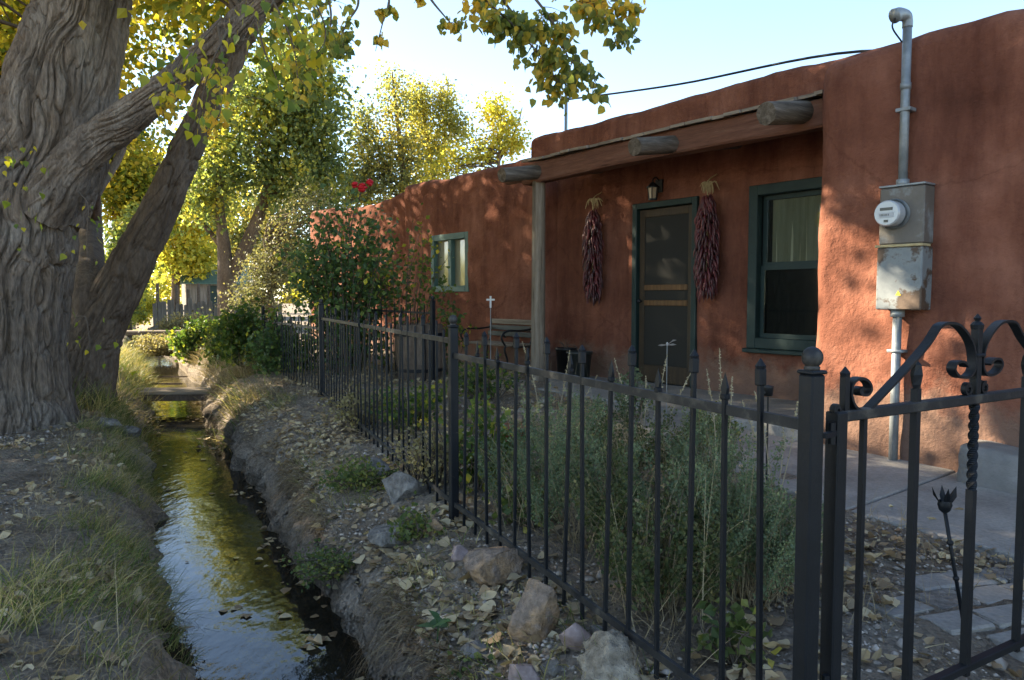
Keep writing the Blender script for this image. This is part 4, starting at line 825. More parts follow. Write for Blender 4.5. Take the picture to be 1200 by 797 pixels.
tree('small_tree', 'leafy green small tree beside the far plank over the ditch', 150, 0, 27, [[(150, 375, 4), (150, 320, 3), (155, 270, 2)]], [(150, 300, 26, 40, 1.5), (140, 350, 22, 24, 1), (170, 270, 24, 24, .8)], 300, 30, .22, .14, LEAF_G)
tree('russian_olive', 'hazy grey green tree standing between the wooden fence and the far house wall', 312, 0, 23, [[(318, 385, 4), (316, 330, 3), (310, 280, 2)]], [(315, 320, 38, 38, 2), (340, 280, 34, 34, 1), (295, 350, 26, 22, .7), (365, 250, 30, 40, 1)], 330, 26, .24, .085, leafmat('olive_leaf', [(0, (.10, .105, .06)), (.6, (.17, .165, .085)), (1, (.28, .23, .09))], .6, .4, 1.3))
def path_tree(x, y, label, blobs):
    z = float(gz(x, y)) - .05; t = empty('cottonwood_tree', (x, y, z), 0, label, 'tree', 'trees beyond the house and ditch'); tb, tp = bark_tube([((0, 0, -.1), .42), ((.05, 0, 1.2), .36), ((.1, .1, 3), .3), ((0, .3, 5.5), .2), ((-.2, .3, 8.5), .08)], 60, 12, .02, 9, x); tb.build('trunk', BARK2, t, True)
    cc, P, idx = clump_points(blobs, 850, 28, .3); off = np.array((x, y, z)); keep = shade_ok(cc + off); keep &= proj(cc + off)[0] < -30; v, f = leaf_mesh(P[keep[idx]], .16, .5); b = MB(); b.add(v, f); b.build('crown', LEAF_Y, t); br = MB(); twigs(br, tp[30:], cc[keep][::8], .06, .01, off=off); tag(br.build('branches', BARK2, t, True), kind='stuff')
path_tree(-10.5, 5.5, 'broad cottonwood shading the dirt path beside the huge old trunk', [((0, 0, 6.5), (3.6, 4.2, 3.0), 2), ((-1, 2, 4.2), (3, 3.4, 1.8), 1)])
path_tree(-15, 12.5, 'cottonwood standing behind the broad one that shades the path', [((0, 0, 8), (4.2, 4.5, 4.2), 2), ((0, -2, 5), (3.6, 3.6, 2.4), 1)])
# a far belt of trees closes the valley
b = MB(); bl = []
for k in range(46):
    a = R(-75 + k * 3.1); d = 120 + random.uniform(-15, 25); bl.append(((d * math.sin(a), d * math.cos(a), random.uniform(3, 6)), (6, 6, random.uniform(4, 7)), 1))
cc, P, idx = clump_points(bl, 2400, 16, .9); P = P[P[:, 2] > .2]; v, f = leaf_mesh(P, .9, .3); b.add(v, f)
tag(b.build('distant_trees', LEAF_GOLD), 'far belt of yellow trees closing the valley', 'trees', kind='stuff')

# ------------------------------------------------------------------ ground cover and small things
def hit(px, py):
    z = .1
    for _ in range(12):
        p = G(px, py, z); z = .5 * z + .5 * float(gz(p.x, p.y))
    return Vector((p.x, p.y, float(gz(p.x, p.y))))
def rock_mesh(sx, sy, sz, seed, m, rough=.16, facets=11, sub=4):
    r = np.random.default_rng(seed); bm = bmesh.new(); bmesh.ops.create_icosphere(bm, subdivisions=sub, radius=1); v = np.array([x.co[:] for x in bm.verts]); n = rand_unit(facets, r)
    for k in range(facets):      # cut flat faces, as broken stone has
        d = v @ n[k]; lim = r.uniform(.42, .74); over = np.clip(d - lim, 0, None); v = v - n[k] * (over * .96)[:, None]
    v = v / np.abs(v).max(0) ; v = v * (1 + fbm(v * 1.7 + seed, 3) * rough * .5)[:, None]; v = v * (1 + fbm(v * 6 + seed, 3) * rough * .3)[:, None]
    for i, x in enumerate(bm.verts): x.co = Vector(v[i] * np.array((sx, sy, sz)))
    b = MB(); b.bm(bm); return b
def rock(px, py, w, h, m, label, seed, rough=.16, rz=None, sink=.40, facets=11):
    """px, py: middle of the foot of the stone"""
    p = hit(px, py); S = p.y / F; sx, sz = w * S / 2, h * S / 2 * 1.12
    o = rock_mesh(sx, sx * .85, sz, seed, m, rough, facets).build('rock', m, None, True, p + Vector((0, sx * .3, sz * (1 - sink))), rz or 0); return tag(o, label, 'rock', 'stones along the ditch bank')
rock(576, 686, 76, 52, STONEO, 'ochre edged grey stone by the iron fence, just past the angular boulder', 3)
rock(540, 660, 30, 30, STONEP, 'small reddish stone tucked behind the ochre edged stone at the fence', 14)
rock(628, 748, 70, 76, STONEO, 'angular boulder with ochre side and slate grey top below the iron fence', 21, .12, .5)
rock(672, 764, 44, 42, STONEP, 'rounded pink granite cobble between the angular boulder and the pitted rock', 31, .06)
rock(722, 815, 88, 70, STONEL, 'pitted pale limestone rock under the lower rail of the fence', 41, .34)
rock(612, 806, 52, 34, STONEP, 'low pinkish stone half buried in the gravel of the bank', 52, .08)
rock(474, 588, 56, 40, STONEG, 'long grey boulder at the foot of the long fence panel', 61, .12)
rock(442, 562, 32, 32, STONEG, 'small grey boulder leaning against the long grey one', 72)
rock(553, 770, 52, 18, STONEG, 'flat grey stone lying sunk in the gravel of the bank', 83, .1)
rock(128, 503, 34, 16, STONEG, 'grey stone beside the big furrowed tree trunk', 91)
rock(150, 512, 26, 14, STONEG, 'small grey stone at the edge of the left bank', 97)
rock(460, 640, 60, 24, STONEG, 'dusty stone buried under the dry leaves on the bank', 103, .1)
rock(700, 752, 26, 20, STONEG, 'small grey stone wedged between the pink cobble and the pitted rock', 141, .1)
rock(508, 628, 34, 26, STONEO, 'brownish stone beside the second fence post', 142, .1)
rock(600, 660, 22, 16, STONEG, 'small grey stone under the lower fence rail above the angular boulder', 143, .1)
rock(648, 792, 30, 20, STONEG, 'small flat grey stone in front of the pink granite cobble', 144, .1)
for k, (px, py, w, h) in enumerate(((612, 488, 20, 12), (628, 486, 18, 11), (645, 488, 16, 10), (619, 474, 18, 9), (636, 474, 20, 9), (606, 500, 18, 18))):
    o = rock(px, py, w, h, STONEL if k < 5 else STONEO, 'pale flat stone in the little stack at the edge of the porch walk', 120 + k, .1); o['group'] = 'stacked pale stones'

def pebbles(name, P, size, m, label=None):
    bm = bmesh.new(); [bm.verts.new(c_) for c_ in ((1, 0, 0), (-1, 0, 0), (0, 1, 0), (0, -1, 0), (0, 0, 1), (0, 0, -1))]; bm.verts.ensure_lookup_table(); [bm.faces.new([bm.verts[i_] for i_ in f_]) for f_ in ((0, 2, 4), (2, 1, 4), (1, 3, 4), (3, 0, 4), (2, 0, 5), (1, 2, 5), (3, 1, 5), (0, 3, 5))]; bm.verts.index_update(); U = np.array([v.co[:] for v in bm.verts]); Fc = np.array([[v.index for v in f.verts] for f in bm.faces]); bm.free(); n = len(P)
    sz = size * rng.lognormal(0, .45, (n, 1, 1)); sc = rng.uniform(.65, 1.4, (n, 1, 3)); a = rng.uniform(0, 6.28, n); V = U[None] * sc * (1 + rng.uniform(-.18, .18, (n, len(U), 1))); V[..., 2] *= .6
    c, s = np.cos(a)[:, None], np.sin(a)[:, None]; V = np.stack([V[..., 0] * c - V[..., 1] * s, V[..., 0] * s + V[..., 1] * c, V[..., 2]], -1) * sz + P[:, None]
    b = MB(); b.add(V.reshape(-1, 3), (Fc[None] + (np.arange(n) * len(U))[:, None, None]).reshape(-1, 3)); return tag(b.build(name, m, None, True), label, 'gravel', kind='stuff')
def scatter(n, xr, yr, dens):
    x = rng.uniform(*xr, n); y = rng.uniform(*yr, n); s, t = st(x, y); k = rng.random(n) < dens(x, y, s, t); return x[k], y[k], s[k], t[k]
def inhouse(x, y, m=.0):
    dx, dy = x - HO.x, y - HO.y; lx = dx * HX.x + dy * HX.y; ly = dx * HY.x + dy * HY.y
    return (ly > -.27 - m) | ((lx > 2.9) & (ly > -1.31 - m)), lx, ly
def onwalk(x, y):
    ih, lx, ly = inhouse(x, y); lim = np.interp(lx, [-1.06, -1.05, .75, 1.75, 2.92, 4.05, 9], [0, -1.37, -1.37, -1.97, -2.56, -2.77, -2.77]); return ih | (ly > lim) & (lx > -1.05)
def dgravel(x, y, s, t):
    nn = fbm(np.stack([x * 1.7, y * 1.7, 0 * x], -1), 3); g = np.where(s > 1.0, .32 + .4 * nn, np.where(s > .5, .75 + .4 * nn, np.where(s < -.95, .28 + .4 * nn, 0)))
    return np.where(onwalk(x, y), .03, g) * np.clip(2.6 / y, 0, 1) ** 1.3
x, y, s, t = scatter(130000, (-4.5, 3.2), (1.4, 8.5), dgravel); pebbles('gravel', np.stack([x, y, gz(x, y) + .004], -1), .0078, PEBBLE, 'loose grey gravel on the dirt banks and garden')

def blades(base, length, lean, width, grav, seg=4):
    """ribbons that start upright along lean and bend down under their weight"""
    n = len(base); side = np.cross(lean, rand_unit(n)); side /= np.linalg.norm(side, axis=1, keepdims=True) + 1e-9; p = base.copy(); d = lean / np.linalg.norm(lean, axis=1, keepdims=True); rows = []
    for k in range(seg + 1):
        w = (width * (1 - (k / seg) ** 1.5 * .92))[:, None]; rows += [p - side * w / 2, p + side * w / 2]; p = p + d * (length / seg)[:, None]; d = d + np.array((0, 0, -1)) * (grav / seg)[:, None]; d /= np.linalg.norm(d, axis=1, keepdims=True)
    V = np.stack(rows, 1); m = 2 * (seg + 1); f = np.concatenate([np.array([(2 * k, 2 * k + 1, 2 * k + 3, 2 * k + 2)]) for k in range(seg)]); return V.reshape(-1, 3), (f[None] + (np.arange(n) * m)[:, None, None]).reshape(-1, 4)
def flat_leaves(P, size, tilt=.35):
    n = len(P); a = rng.uniform(0, 6.28, n); t = np.stack([np.cos(a), np.sin(a), rng.normal(0, tilt, n)], -1); t /= np.linalg.norm(t, axis=1, keepdims=True); s = np.cross(t, np.stack([rng.normal(0, tilt, n), rng.normal(0, tilt, n), np.ones(n)], -1)); s /= np.linalg.norm(s, axis=1, keepdims=True); m = np.cross(s, t)
    U = [(0, 0, 0), (.42, .16, .14), (.34, .55, .16), (0, 1.0, .05), (-.34, .55, .16), (-.42, .16, .14), (0, .45, 0)]; Fc = np.array([(0, 1, 6), (1, 2, 6), (2, 3, 6), (3, 4, 6), (4, 5, 6), (5, 0, 6)])
    sz = size * rng.uniform(.35, 1.3, (n, 1)); cu = rng.uniform(-1.5, 3.2, (n, 1)); V = np.stack([P + sz * (s * u + t * v + m * w * cu) for u, v, w in U], 1); return V.reshape(-1, 3), (Fc[None] + (np.arange(n) * 7)[:, None, None]).reshape(-1, 3)
def dlitter(x, y, s, t):
    nn = fbm(np.stack([x * 2.3, y * 2.3, 0 * x + 8], -1), 3); d = np.where(s > .44, np.clip(.55 + 1.5 * nn, 0, 1), np.where(s < -.4, np.clip(.20 + .35 * nn, 0, 1), 0)); d = d * np.where((s > 1.1), .5, 1)
    return np.where(onwalk(x, y), .035, d)
x, y, s, t = scatter(60000, (-5, 3.4), (1.4, 11), dlitter); P = np.stack([x, y, gz(x, y) + rng.uniform(.004, .022, len(x))], -1); v, f = flat_leaves(P, .047); b = MB(); b.add(v, f)
tag(b.build('leaf_litter', LITTER), 'dry fallen leaves scattered over the banks and garden', 'leaves', kind='stuff')
# the leaves that lie nearest are laid one by one
FL = []
for k in range(5):
    b = leaf_outline(k); b.v[0] = b.v[0] * .065; FL.append(b.mesh('fallen_leaf', LITTER, True))
x, y, s, t = scatter(2600, (-2.6, 2.2), (1.55, 3.6), dlitter); n = 0
for i in range(len(x)):
    if n >= 230: break
    u, w_ = proj(np.array((x[i], y[i], .05)))
    if -10 < u < 1210 and 500 < w_ < 810:
        o = bpy.data.objects.new('fallen_leaf', FL[i % 5]); COL.objects.link(o); o.parent = ground; o.location = (x[i], y[i], float(gz(x[i], y[i])) + random.uniform(.012, .028)); o.rotation_euler = (random.gauss(0, .3), random.gauss(0, .3), random.uniform(0, 6.28)); q = random.uniform(.7, 1.2); o.scale = (q, q, q); n += 1
x, y, s, t = scatter(5200, (-4.5, 3.2), (1.4, 8), lambda x, y, s, t: np.where((np.abs(s) > .5) & ~onwalk(x, y), .8, 0)); n_ = len(x); v, f = blades(np.stack([x, y, gz(x, y) + .012], -1), rng.uniform(.03, .16, n_), np.stack([rng.normal(size=n_), rng.normal(size=n_), rng.normal(size=n_) * .08], -1), rng.uniform(.002, .006, n_), rng.uniform(0, .15, n_), 2); b = MB(); b.add(v, f)
tag(b.build('twig_litter', STRAWG), 'small dry twigs and bits lying among the fallen leaves', 'twigs', kind='stuff')
# leaves afloat
tt = rng.uniform(-3.3, 7, 130); ss = np.clip(rng.normal(.30, .10, 130), -.3, .41); ss[:25] = rng.normal(-.24, .05, 25); x, y = xy(ss, tt); P = np.stack([x, y, np.full(130, WZ + .006)], -1); v, f = flat_leaves(P, .06, .05); b = MB(); b.add(v, f)
tag(b.build('floating_leaves', LITTER), 'pale leaves floating on the dark ditch water', 'leaves', kind='stuff')
for q in ((280, 718, 5), (332, 655, 4), (365, 745, 5), (300, 640, 3), (262, 580, 2)):
    c = G(q[0], q[1], WZ)
    for k in range(q[2]):
        o = bpy.data.objects.new('floating_leaf', FL[k]); COL.objects.link(o); o.parent = water; o.location = (c.x + random.gauss(0, .05), c.y + random.gauss(0, .05), WZ + .004); o.rotation_euler = (random.gauss(0, .06), random.gauss(0, .06), random.uniform(0, 6.28)); o.scale = (.75, .75, .5)

def grass_bed(name, n, sr, tr, lr, leanx, m, label, dens=None, width=.0035, grav=(.6, 2.0), up=1.0, kind='stuff'):
    t = rng.uniform(*tr, n); s = rng.uniform(*sr, n); x, y = xy(s, t); nn = fbm(np.stack([x * 2.6, y * 2.6, 0 * x + 21], -1), 3)
    k = rng.random(n) < (dens(s, t, nn) if dens else np.clip(.5 + nn, 0, 1)); s, t, x, y, nn = s[k], t[k], x[k], y[k], nn[k]; n = len(s)
    base = np.stack([x, y, gz(x, y) - .01], -1); ln = np.stack([RD[0] * leanx + 0 * s, RD[1] * leanx + 0 * s, up + 0 * s], -1) + rng.normal(size=(n, 3)) * np.array((.42, .42, .15))
    v, f = blades(base, rng.uniform(*lr, n) * (1 + .5 * np.clip(nn, -1, 1)), ln, rng.uniform(.6, 1.4, n) * width, rng.uniform(*grav, n)); b = MB(); b.add(v, f); return tag(b.build(name, m), label, 'grass', kind=kind)
grass_bed('bank_grass', 19000, (-.95, -.24), (-4, 5.5), (.06, .17), .30, GRASS, 'long green and straw grass drooping over the left ditch bank', lambda s, t, nn: np.clip(.50 + 1.0 * nn - np.abs(s + .52) * 1.2, 0, 1))
grass_bed('bank_grass', 8000, (-1.05, -.26), (-4, 5.5), (.08, .22), .25, STRAWG, 'dry straw stems tangled in the left bank grass', lambda s, t, nn: np.clip(.35 - .6 * nn, 0, 1), .0028, (.8, 3.0))
grass_bed('path_grass', 16000, (-4.2, -1.0), (-4, 4.5), (.02, .06), .0, GRASS, 'sparse short grass on the dirt path by the big tree', lambda s, t, nn: np.clip(-.12 + 1.1 * nn, 0, 1), .003)
grass_bed('bank_roots', 11000, (.39, .60), (-4, 6.5), (.08, .26), -.9, ROOTM, 'dry roots and grass hanging over the right bank edge', lambda s, t, nn: np.clip(.45 + .8 * nn - (s - .40) * 1.2, 0, 1), .003, (2.5, 6.0), .35)
grass_bed('bank_weeds', 9000, (.5, 1.0), (-4, 7), (.03, .12), -.2, GRASS, 'short weeds growing on the right bank below the fence', lambda s, t, nn: np.clip(-.05 + 1.0 * nn, 0, 1), .0035)
grass_bed('bank_grass', 9000, (-1.3, -.26), (5.5, 14), (.12, .34), .2, GRASS, 'long grass on the left bank past the plank footbridge', None, .007)
grass_bed('bank_grass', 9000, (.42, 1.3), (5.0, 14), (.10, .32), -.3, STRAWG, 'dry grass on the right bank past the vine thicket', None, .007)
grass_bed('garden_grass', 16000, (1.0, 3.6), (-3.4, 5), (.05, .2), .0, STRAWG, 'dry thin grass stems standing in the garden behind the fence', lambda s, t, nn: np.where(onwalk(*xy(s, t)), 0, np.clip(.10 + .9 * nn, 0, 1)), .0025, (.3, 1.6))

def tuft(px, py, n, h, spread, m, label, lean=(0, 0), name='grass_tuft', width=.005, grav=(.5, 2)):
    p = hit(px, py); t = np.array(p); base = t + rng.normal(size=(n, 3)) * np.array((spread, spread, 0)); base[:, 2] = gz(base[:, 0], base[:, 1]) - .02
    ln = np.stack([lean[0] + 0 * base[:, 0], lean[1] + 0 * base[:, 0], 1 + 0 * base[:, 0]], -1) + rng.normal(size=(n, 3)) * np.array((.35, .35, .1)); v, f = blades(base - t, rng.uniform(.5, 1.15, n) * h, ln, rng.uniform(.6, 1.3, n) * width, rng.uniform(*grav, n)); b = MB(); b.add(v, f); return tag(b.build(name, m, None, False, p), label, 'grass', 'grass tufts on the banks', 'stuff')
tuft(122, 482, 420, .42, .22, GRASS, 'tall yellow green grass clump on the bank right beside the big trunk', (.3, -.1), width=.008)
tuft(142, 485, 300, .36, .16, STRAWG, 'straw coloured grass clump leaning over the water by the plank', (.7, -.1), width=.007)
tuft(262, 500, 420, .42, .2, GRASS, 'green grass clump hanging into the ditch by the right end of the plank', (-.5, -.3), width=.007)
tuft(285, 478, 300, .38, .22, STRAWG, 'dry straw clump at the right end of the plank below the vines', (-.3, -.3), width=.006)
tuft(165, 690, 420, .26, .12, GRASS, 'soft green grass clump drooping toward the ditch water', (.6, -.1), width=.004)
tuft(60, 800, 26, .40, .12, STRAWG, 'pale dry stems crossing over the dirt in the left foreground', (.5, .1), width=.005, grav=(.3, 1.2))

def shrub(name, label, p, h, r, nst, leaf, lsize, per, group=None, wood=TWIG, lean=(0, 0), arch=.3, top=1.0, cat='shrub', start=.15, fine=False, stem_r=.006, spread=.05, droop=.1, flat=0.0, seed=None):
    rs = np.random.default_rng(seed if seed is not None else abs(hash(label)) % 9999 if False else int(sum(map(ord, label)))); t = empty(name, p, 0, label, cat, group); st_ = MB(); P = []
    for k in range(nst):
        a = rs.uniform(0, 6.28); o = r * math.sqrt(rs.random()); hh = h * rs.uniform(.6, 1.05) * (1 - .35 * (o / r) ** 2) * top; b0 = np.array((math.cos(a), math.sin(a), 0)) * o * .28; e = np.array((math.cos(a) * o + lean[0], math.sin(a) * o + lean[1], hh)); m1 = b0 + (e - b0) * .5 + np.array((rs.normal(0, .05), rs.normal(0, .05), hh * arch * .5))
        C = catmull([b0 - np.array((0, 0, .03)), m1, e], 5); v, f = tube(C, np.linspace(stem_r, stem_r * .25, 11), 4); st_.add(v, f)
        q = rs.uniform(start, 1, per) * 10; i = np.minimum(q.astype(int), 9); P.append(C[i] + (C[i + 1] - C[i]) * (q - i)[:, None] + rs.normal(size=(per, 3)) * spread)
    st_.build('stems', wood, t, True); P = np.concatenate(P); P = P[P[:, 2] > .01]; v, f = leaf_mesh(P, lsize, droop, fine, rs, flat); b = MB(); b.add(v, f); b.build('foliage', leaf, t); return t
SG = 'sage shrubs behind the iron fence'; STEMDRY = mat('dry_stem', (.20, .16, .10), .9); LEAF_HERB = leafmat('herb_leaf', [(.0, (.04, .058, .026)), (.5, (.075, .095, .038)), (.85, (.15, .145, .06)), (1, (.30, .25, .11))], .6, .35, 1.2, 3, .2)
for k, (px, py, h, r, lab) in enumerate(((628, 612, .62, .26, 'grey green sage shrub just behind the fence near the second ball post'), (690, 640, .68, .30, 'tall feathery sage shrub in the middle of the near fence panel'), (752, 668, .66, .30, 'bushy sage shrub behind the spear topped pickets of the near panel'), (825, 690, .64, .30, 'feathery grey sage shrub beside the pickets close to the gate post'), (868, 705, .62, .30, 'green sage shrub filling the corner by the gate post'), (780, 720, .55, .26, 'dense herb clump just behind the lower fence rail'), (885, 690, .45, .24, 'low sage shrub next to the gate post behind the fence'), (655, 560, .60, .30, 'sage shrub growing between the terracotta pot and the porch walk'), (735, 570, .62, .34, 'wide sage shrub growing along the edge of the porch walk'), (815, 585, .58, .32, 'grey sage shrub growing at the edge of the walk below the green window'))):
    sp = k % 3
    shrub('sage_shrub', lab, hit(px, py), h * (1.0, 1.08, .88)[sp], r * 1.15, (40, 34, 36)[sp], (LEAF_SAGE, LEAF_SAGE, LEAF_HERB)[sp], (.014, .012, .018)[sp], (200, 230, 130)[sp], SG, spread=(.014, .011, .02)[sp], droop=-.8, stem_r=.0028, arch=.05, start=.3, wood=STEMDRY)
    p_ = hit(px, py); n_ = 70; base = rng.normal(size=(n_, 3)) * np.array((.10, .10, 0)); v, f = blades(base, rng.uniform(.25, .75, n_), np.stack([rng.normal(0, .3, n_), rng.normal(0, .3, n_), np.ones(n_)], -1), np.full(n_, .003), rng.uniform(.2, 1.2, n_)); b = MB(); b.add(v, f); o = b.build('dead_stalks', STRAWG, bpy.data.objects[-1] if False else [q for q in COL.objects if q.get('label') == lab][0])
shrub('garden_plant', 'dark leafy plant behind the second ball topped fence post', hit(560, 575), .55, .22, 22, LEAF_VINE, .05, 30, 'garden plants', spread=.04)
shrub('garden_plant', 'yellow green leafy weed at the foot of the fence by the terracotta pot', hit(615, 618), .22, .16, 12, LEAF_WEED, .042, 16, 'garden plants', spread=.04, flat=.6)
shrub('garden_plant', 'low rounded green plant below the screen door at the walk edge', W(835, 505, 5.6) * 1, .32, .22, 26, LEAF_WEED, .028, 60, 'garden plants', spread=.025) .location.z = float(gz(1.5, 5.6))
shrub('garden_plant', 'small pale green plant beside the dark tubs at the porch', hit(742, 492), .5, .16, 18, LEAF_SAGE, .03, 50, 'garden plants', spread=.025)
shrub('garden_plant', 'broad leafed green weed at the foot of the gate post', hit(855, 775), .16, .16, 9, LEAF_WEED, .045, 16, 'garden plants', spread=.03, flat=.5)
shrub('garden_plant', 'bare brown tangle of dead stems behind the fence pickets', hit(772, 700), .5, .14, 26, STRAWG, .02, 6, 'garden plants', spread=.02)
shrub('garden_plant', 'green plant in front of the bench by the long red wall', hit(572, 468), .42, .35, 26, LEAF_VINE, .05, 26, 'garden plants', spread=.05)
shrub('garden_plant', 'leafy weeds in front of the inner railing behind the long fence', hit(478, 505), .40, .4, 26, LEAF_VINE, .05, 26, 'garden plants', spread=.05)
shrub('garden_plant', 'dry seedy plant at the foot of the long fence panel', hit(505, 570), .40, .28, 40, LEAF_DRYBUSH, .025, 26, 'garden plants', spread=.03)
shrub('garden_plant', 'dry bush at the foot of the long fence just before its far post', hit(420, 500), .36, .35, 30, LEAF_DRYBUSH, .03, 30, 'garden plants', spread=.04)
# seed spikes standing above the sage
def spikes(px, py, tops, label):
    p = hit(px, py); t = empty('seed_spikes', p, 0, label, 'dried flowers', 'dried flower spikes'); 
    for (tx, ty) in tops:
        e = np.array(W(tx, ty, p.y)) - np.array(p); b = MB(); C = catmull([(0, 0, -.02), e * .55 + np.array((.02, 0, .02)), e], 6); v, f = tube(C, np.linspace(.003, .0015, len(C)), 4); b.add(v, f)
        for k in range(46):
            q = random.uniform(.55, 1); i = min(int(q * 12), 11); c = C[i] + (C[i + 1] - C[i]) * (q * 12 - i); d = rand_unit(1)[0] * .016 * (1.15 - q) * 2.2; d[2] = abs(d[2]); v, f = tube([c, c + d], [.0022, .0035], 3); b.add(v, f)
        b.build('spike', SPIKE, t)
spikes(840, 600, [(843, 408), (828, 432), (858, 442)], 'tall pale dried flower spikes rising above the fence rail by the window')
spikes(905, 610, [(884, 458), (870, 470), (935, 470), (918, 488)], 'branching pale seed stalks beside the gate post')
spikes(745, 560, [(782, 415), (757, 440), (815, 425), (720, 420)], 'thin pale seed stalks in front of the screen door')
spikes(640, 540, [(668, 410), (700, 440), (612, 400)], 'thin dry seed stalks in front of the dark tubs')

# rose, vines and bushes at the end of the fence
rose = shrub('climbing_rose', 'tall dark green climbing rose with one red bloom in front of the house', W(408, 440, 9.6), 2.5, .72, 56, LEAF_ROSE, .075, 85, None, spread=.11, stem_r=.012, arch=.35, start=.12, droop=.3); rose.location.z = .2; 
for (px, py, rr) in ((425, 220, .075), (416, 217, .055), (433, 214, .055)):
    c = np.array(W(px, py, 9.6)) - np.array(rose.location); b = MB(); [b.ball(c + rand_unit(1)[0] * rr * .55, rr * random.uniform(.32, .5), (1, 1, .8), 1) for _ in range(14)]; b.build('bloom', ROSE, rose)
c = np.array(W(424, 222, 9.6)) - np.array(rose.location); b = MB(); b.tube(catmull([(0, 0, 1.2), (.05, 0, 1.9), c], 6), .008, 5); b.build('cane', TWIG, rose, True)
shrub('rose_vine', 'loose thin rose canes with yellowing leaves reaching across the red wall', W(470, 440, 9.9) - Vector((0, 0, .9 - .9)), 2.2, .8, 30, LEAF_VINE, .07, 26, None, spread=.08, stem_r=.007, arch=.4).location.z = .2
shrub('rose_vine', 'thin vine with sparse leaves climbing beside the small green window', W(527, 430, 9.3), 1.3, .22, 12, LEAF_VINE, .06, 26, None, spread=.06, stem_r=.007).location.z = .2
shrub('fence_vine', 'green vine thicket swallowing the far end of the iron fence', W(296, 470, 10.6), 1.15, .55, 60, LEAF_VINE, .07, 90, None, spread=.08, stem_r=.01).location.z = .05
shrub('fence_vine', 'vines twining through the far iron fence panel', W(335, 460, 9.7), .9, .6, 46, LEAF_ROSE, .06, 60, None, spread=.08, stem_r=.008).location.z = .1
shrub('bush', 'rounded dark green bush on the right bank beyond the plank', W(240, 440, 14.6), .82, .6, 60, LEAF_VINE, .075, 110, 'bushes along the ditch', spread=.09, stem_r=.012).location.z = -.05
shrub('bush', 'bright green bush beside the vine thicket at the plank end', W(272, 450, 12), .8, .42, 46, LEAF_WEED, .07, 90, 'bushes along the ditch', spread=.08, stem_r=.01).location.z = -.05
shrub('bush', 'dry olive brown bush overhanging the water beyond the plank', W(192, 430, 18), .42, .7, 70, LEAF_DRYBUSH, .06, 90, 'bushes along the ditch', spread=.09, stem_r=.01).location.z = -.15
shrub('bush', 'pale yellow brush left of the wooden picket fence', W(150, 392, 33), 1.9, 1.6, 70, LEAF_GOLD, .13, 90, 'bushes along the ditch', spread=.16).location.z = 0
shrub('bush', 'yellow brush on the left bank behind the leaning trunk', W(120, 398, 26), .8, .9, 60, LEAF_GOLD, .1, 80, 'bushes along the ditch', spread=.12).location.z = 0
shrub('bush', 'pale dry brush at the foot of the wooden picket fence', W(225, 392, 27), .45, 1.2, 60, LEAF_DRYBUSH, .1, 80, 'bushes along the ditch', spread=.12).location.z = 0
shrub('bank_plant', 'green leafy weed patch on the bank below the long fence panel', hit(425, 572), .14, .24, 30, LEAF_WEED, .026, 36, 'weeds on the right bank', spread=.03, flat=.4)
shrub('bank_plant', 'trailing grey green weed hanging over the right bank edge', hit(400, 668), .10, .16, 26, LEAF_WEED, .022, 36, 'weeds on the right bank', spread=.03, lean=(-.12, -.1))
shrub('bank_plant', 'green weed beside the second fence post on the leafy bank', hit(486, 632), .12, .14, 14, LEAF_WEED, .03, 20, 'weeds on the right bank', spread=.03, flat=.5)
shrub('bank_plant', 'small weed with yellow green leaves at the gravel edge', hit(545, 795), .08, .08, 8, LEAF_WEED, .025, 8, 'weeds on the right bank', spread=.015, flat=.5)
# single broad-leafed weed in the gravel
p = hit(512, 752); wd = empty('broadleaf_weed', p, 0, 'single weed with three broad green leaves growing in the bank gravel', 'plant'); WM = mat('broad_leaf', (.045, .095, .03), .55, .3)
for k, (a, s_, tl) in enumerate(((.2, .085, .5), (2.2, .09, .35), (4.2, .08, .6), (1.2, .05, .9))):
    b = leaf_outline(k + 9); b.v[0] = b.v[0] * s_; o = b.build('leaf', WM, wd, True, (math.cos(a) * .01, math.sin(a) * .01, .05 + .012 * k)); o.rotation_euler = (tl * .5, .15, a)
b = MB(); b.tube([(0, 0, -.02), (.005, 0, .05), (0, 0, .09)], .003, 5); b.build('stem', WM, wd)

# ------------------------------------------------------------------ garden ornaments
def bench():
    t = empty('garden_bench', hw(-2.05, -.62, .2), HRZ, 'small slatted garden bench with curled iron ends against the red wall', 'bench'); hw_ = .50
    for k in range(4): b = MB(); b.box(-hw_, hw_, -.20 + k * .105, -.20 + k * .105 + .085, .40, .425, .004); b.build('seat_slat', WOODGREY if k else PLANK, t)
    for k in range(3): b = MB(); z = .50 + k * .085; b.box(-hw_, hw_, .22 + k * .02, .24 + k * .02, z, z + .068, .004); b.build('back_slat', PLANK if k == 2 else TUB, t)
    for s_ in (-1, 1):
        b = MB(); x = s_ * (hw_ - .03)
        for pts in ([(x, -.22, 0), (x, -.17, .2), (x, -.20, .40), (x, .2, .40), (x, .27, .74)], [(x, .24, 0), (x, .18, .2), (x, .2, .40)], [(x, -.20, .40), (x, -.27, .52), (x, -.18, .60), (x, .05, .60), (x, .25, .62)], [(x, -.18, .60), (x, -.24, .56), (x, -.2, .52)]): b.tube(catmull(pts, 5), .014, 6)
        b.build('iron_end', BLACKM, t, True)
bench()
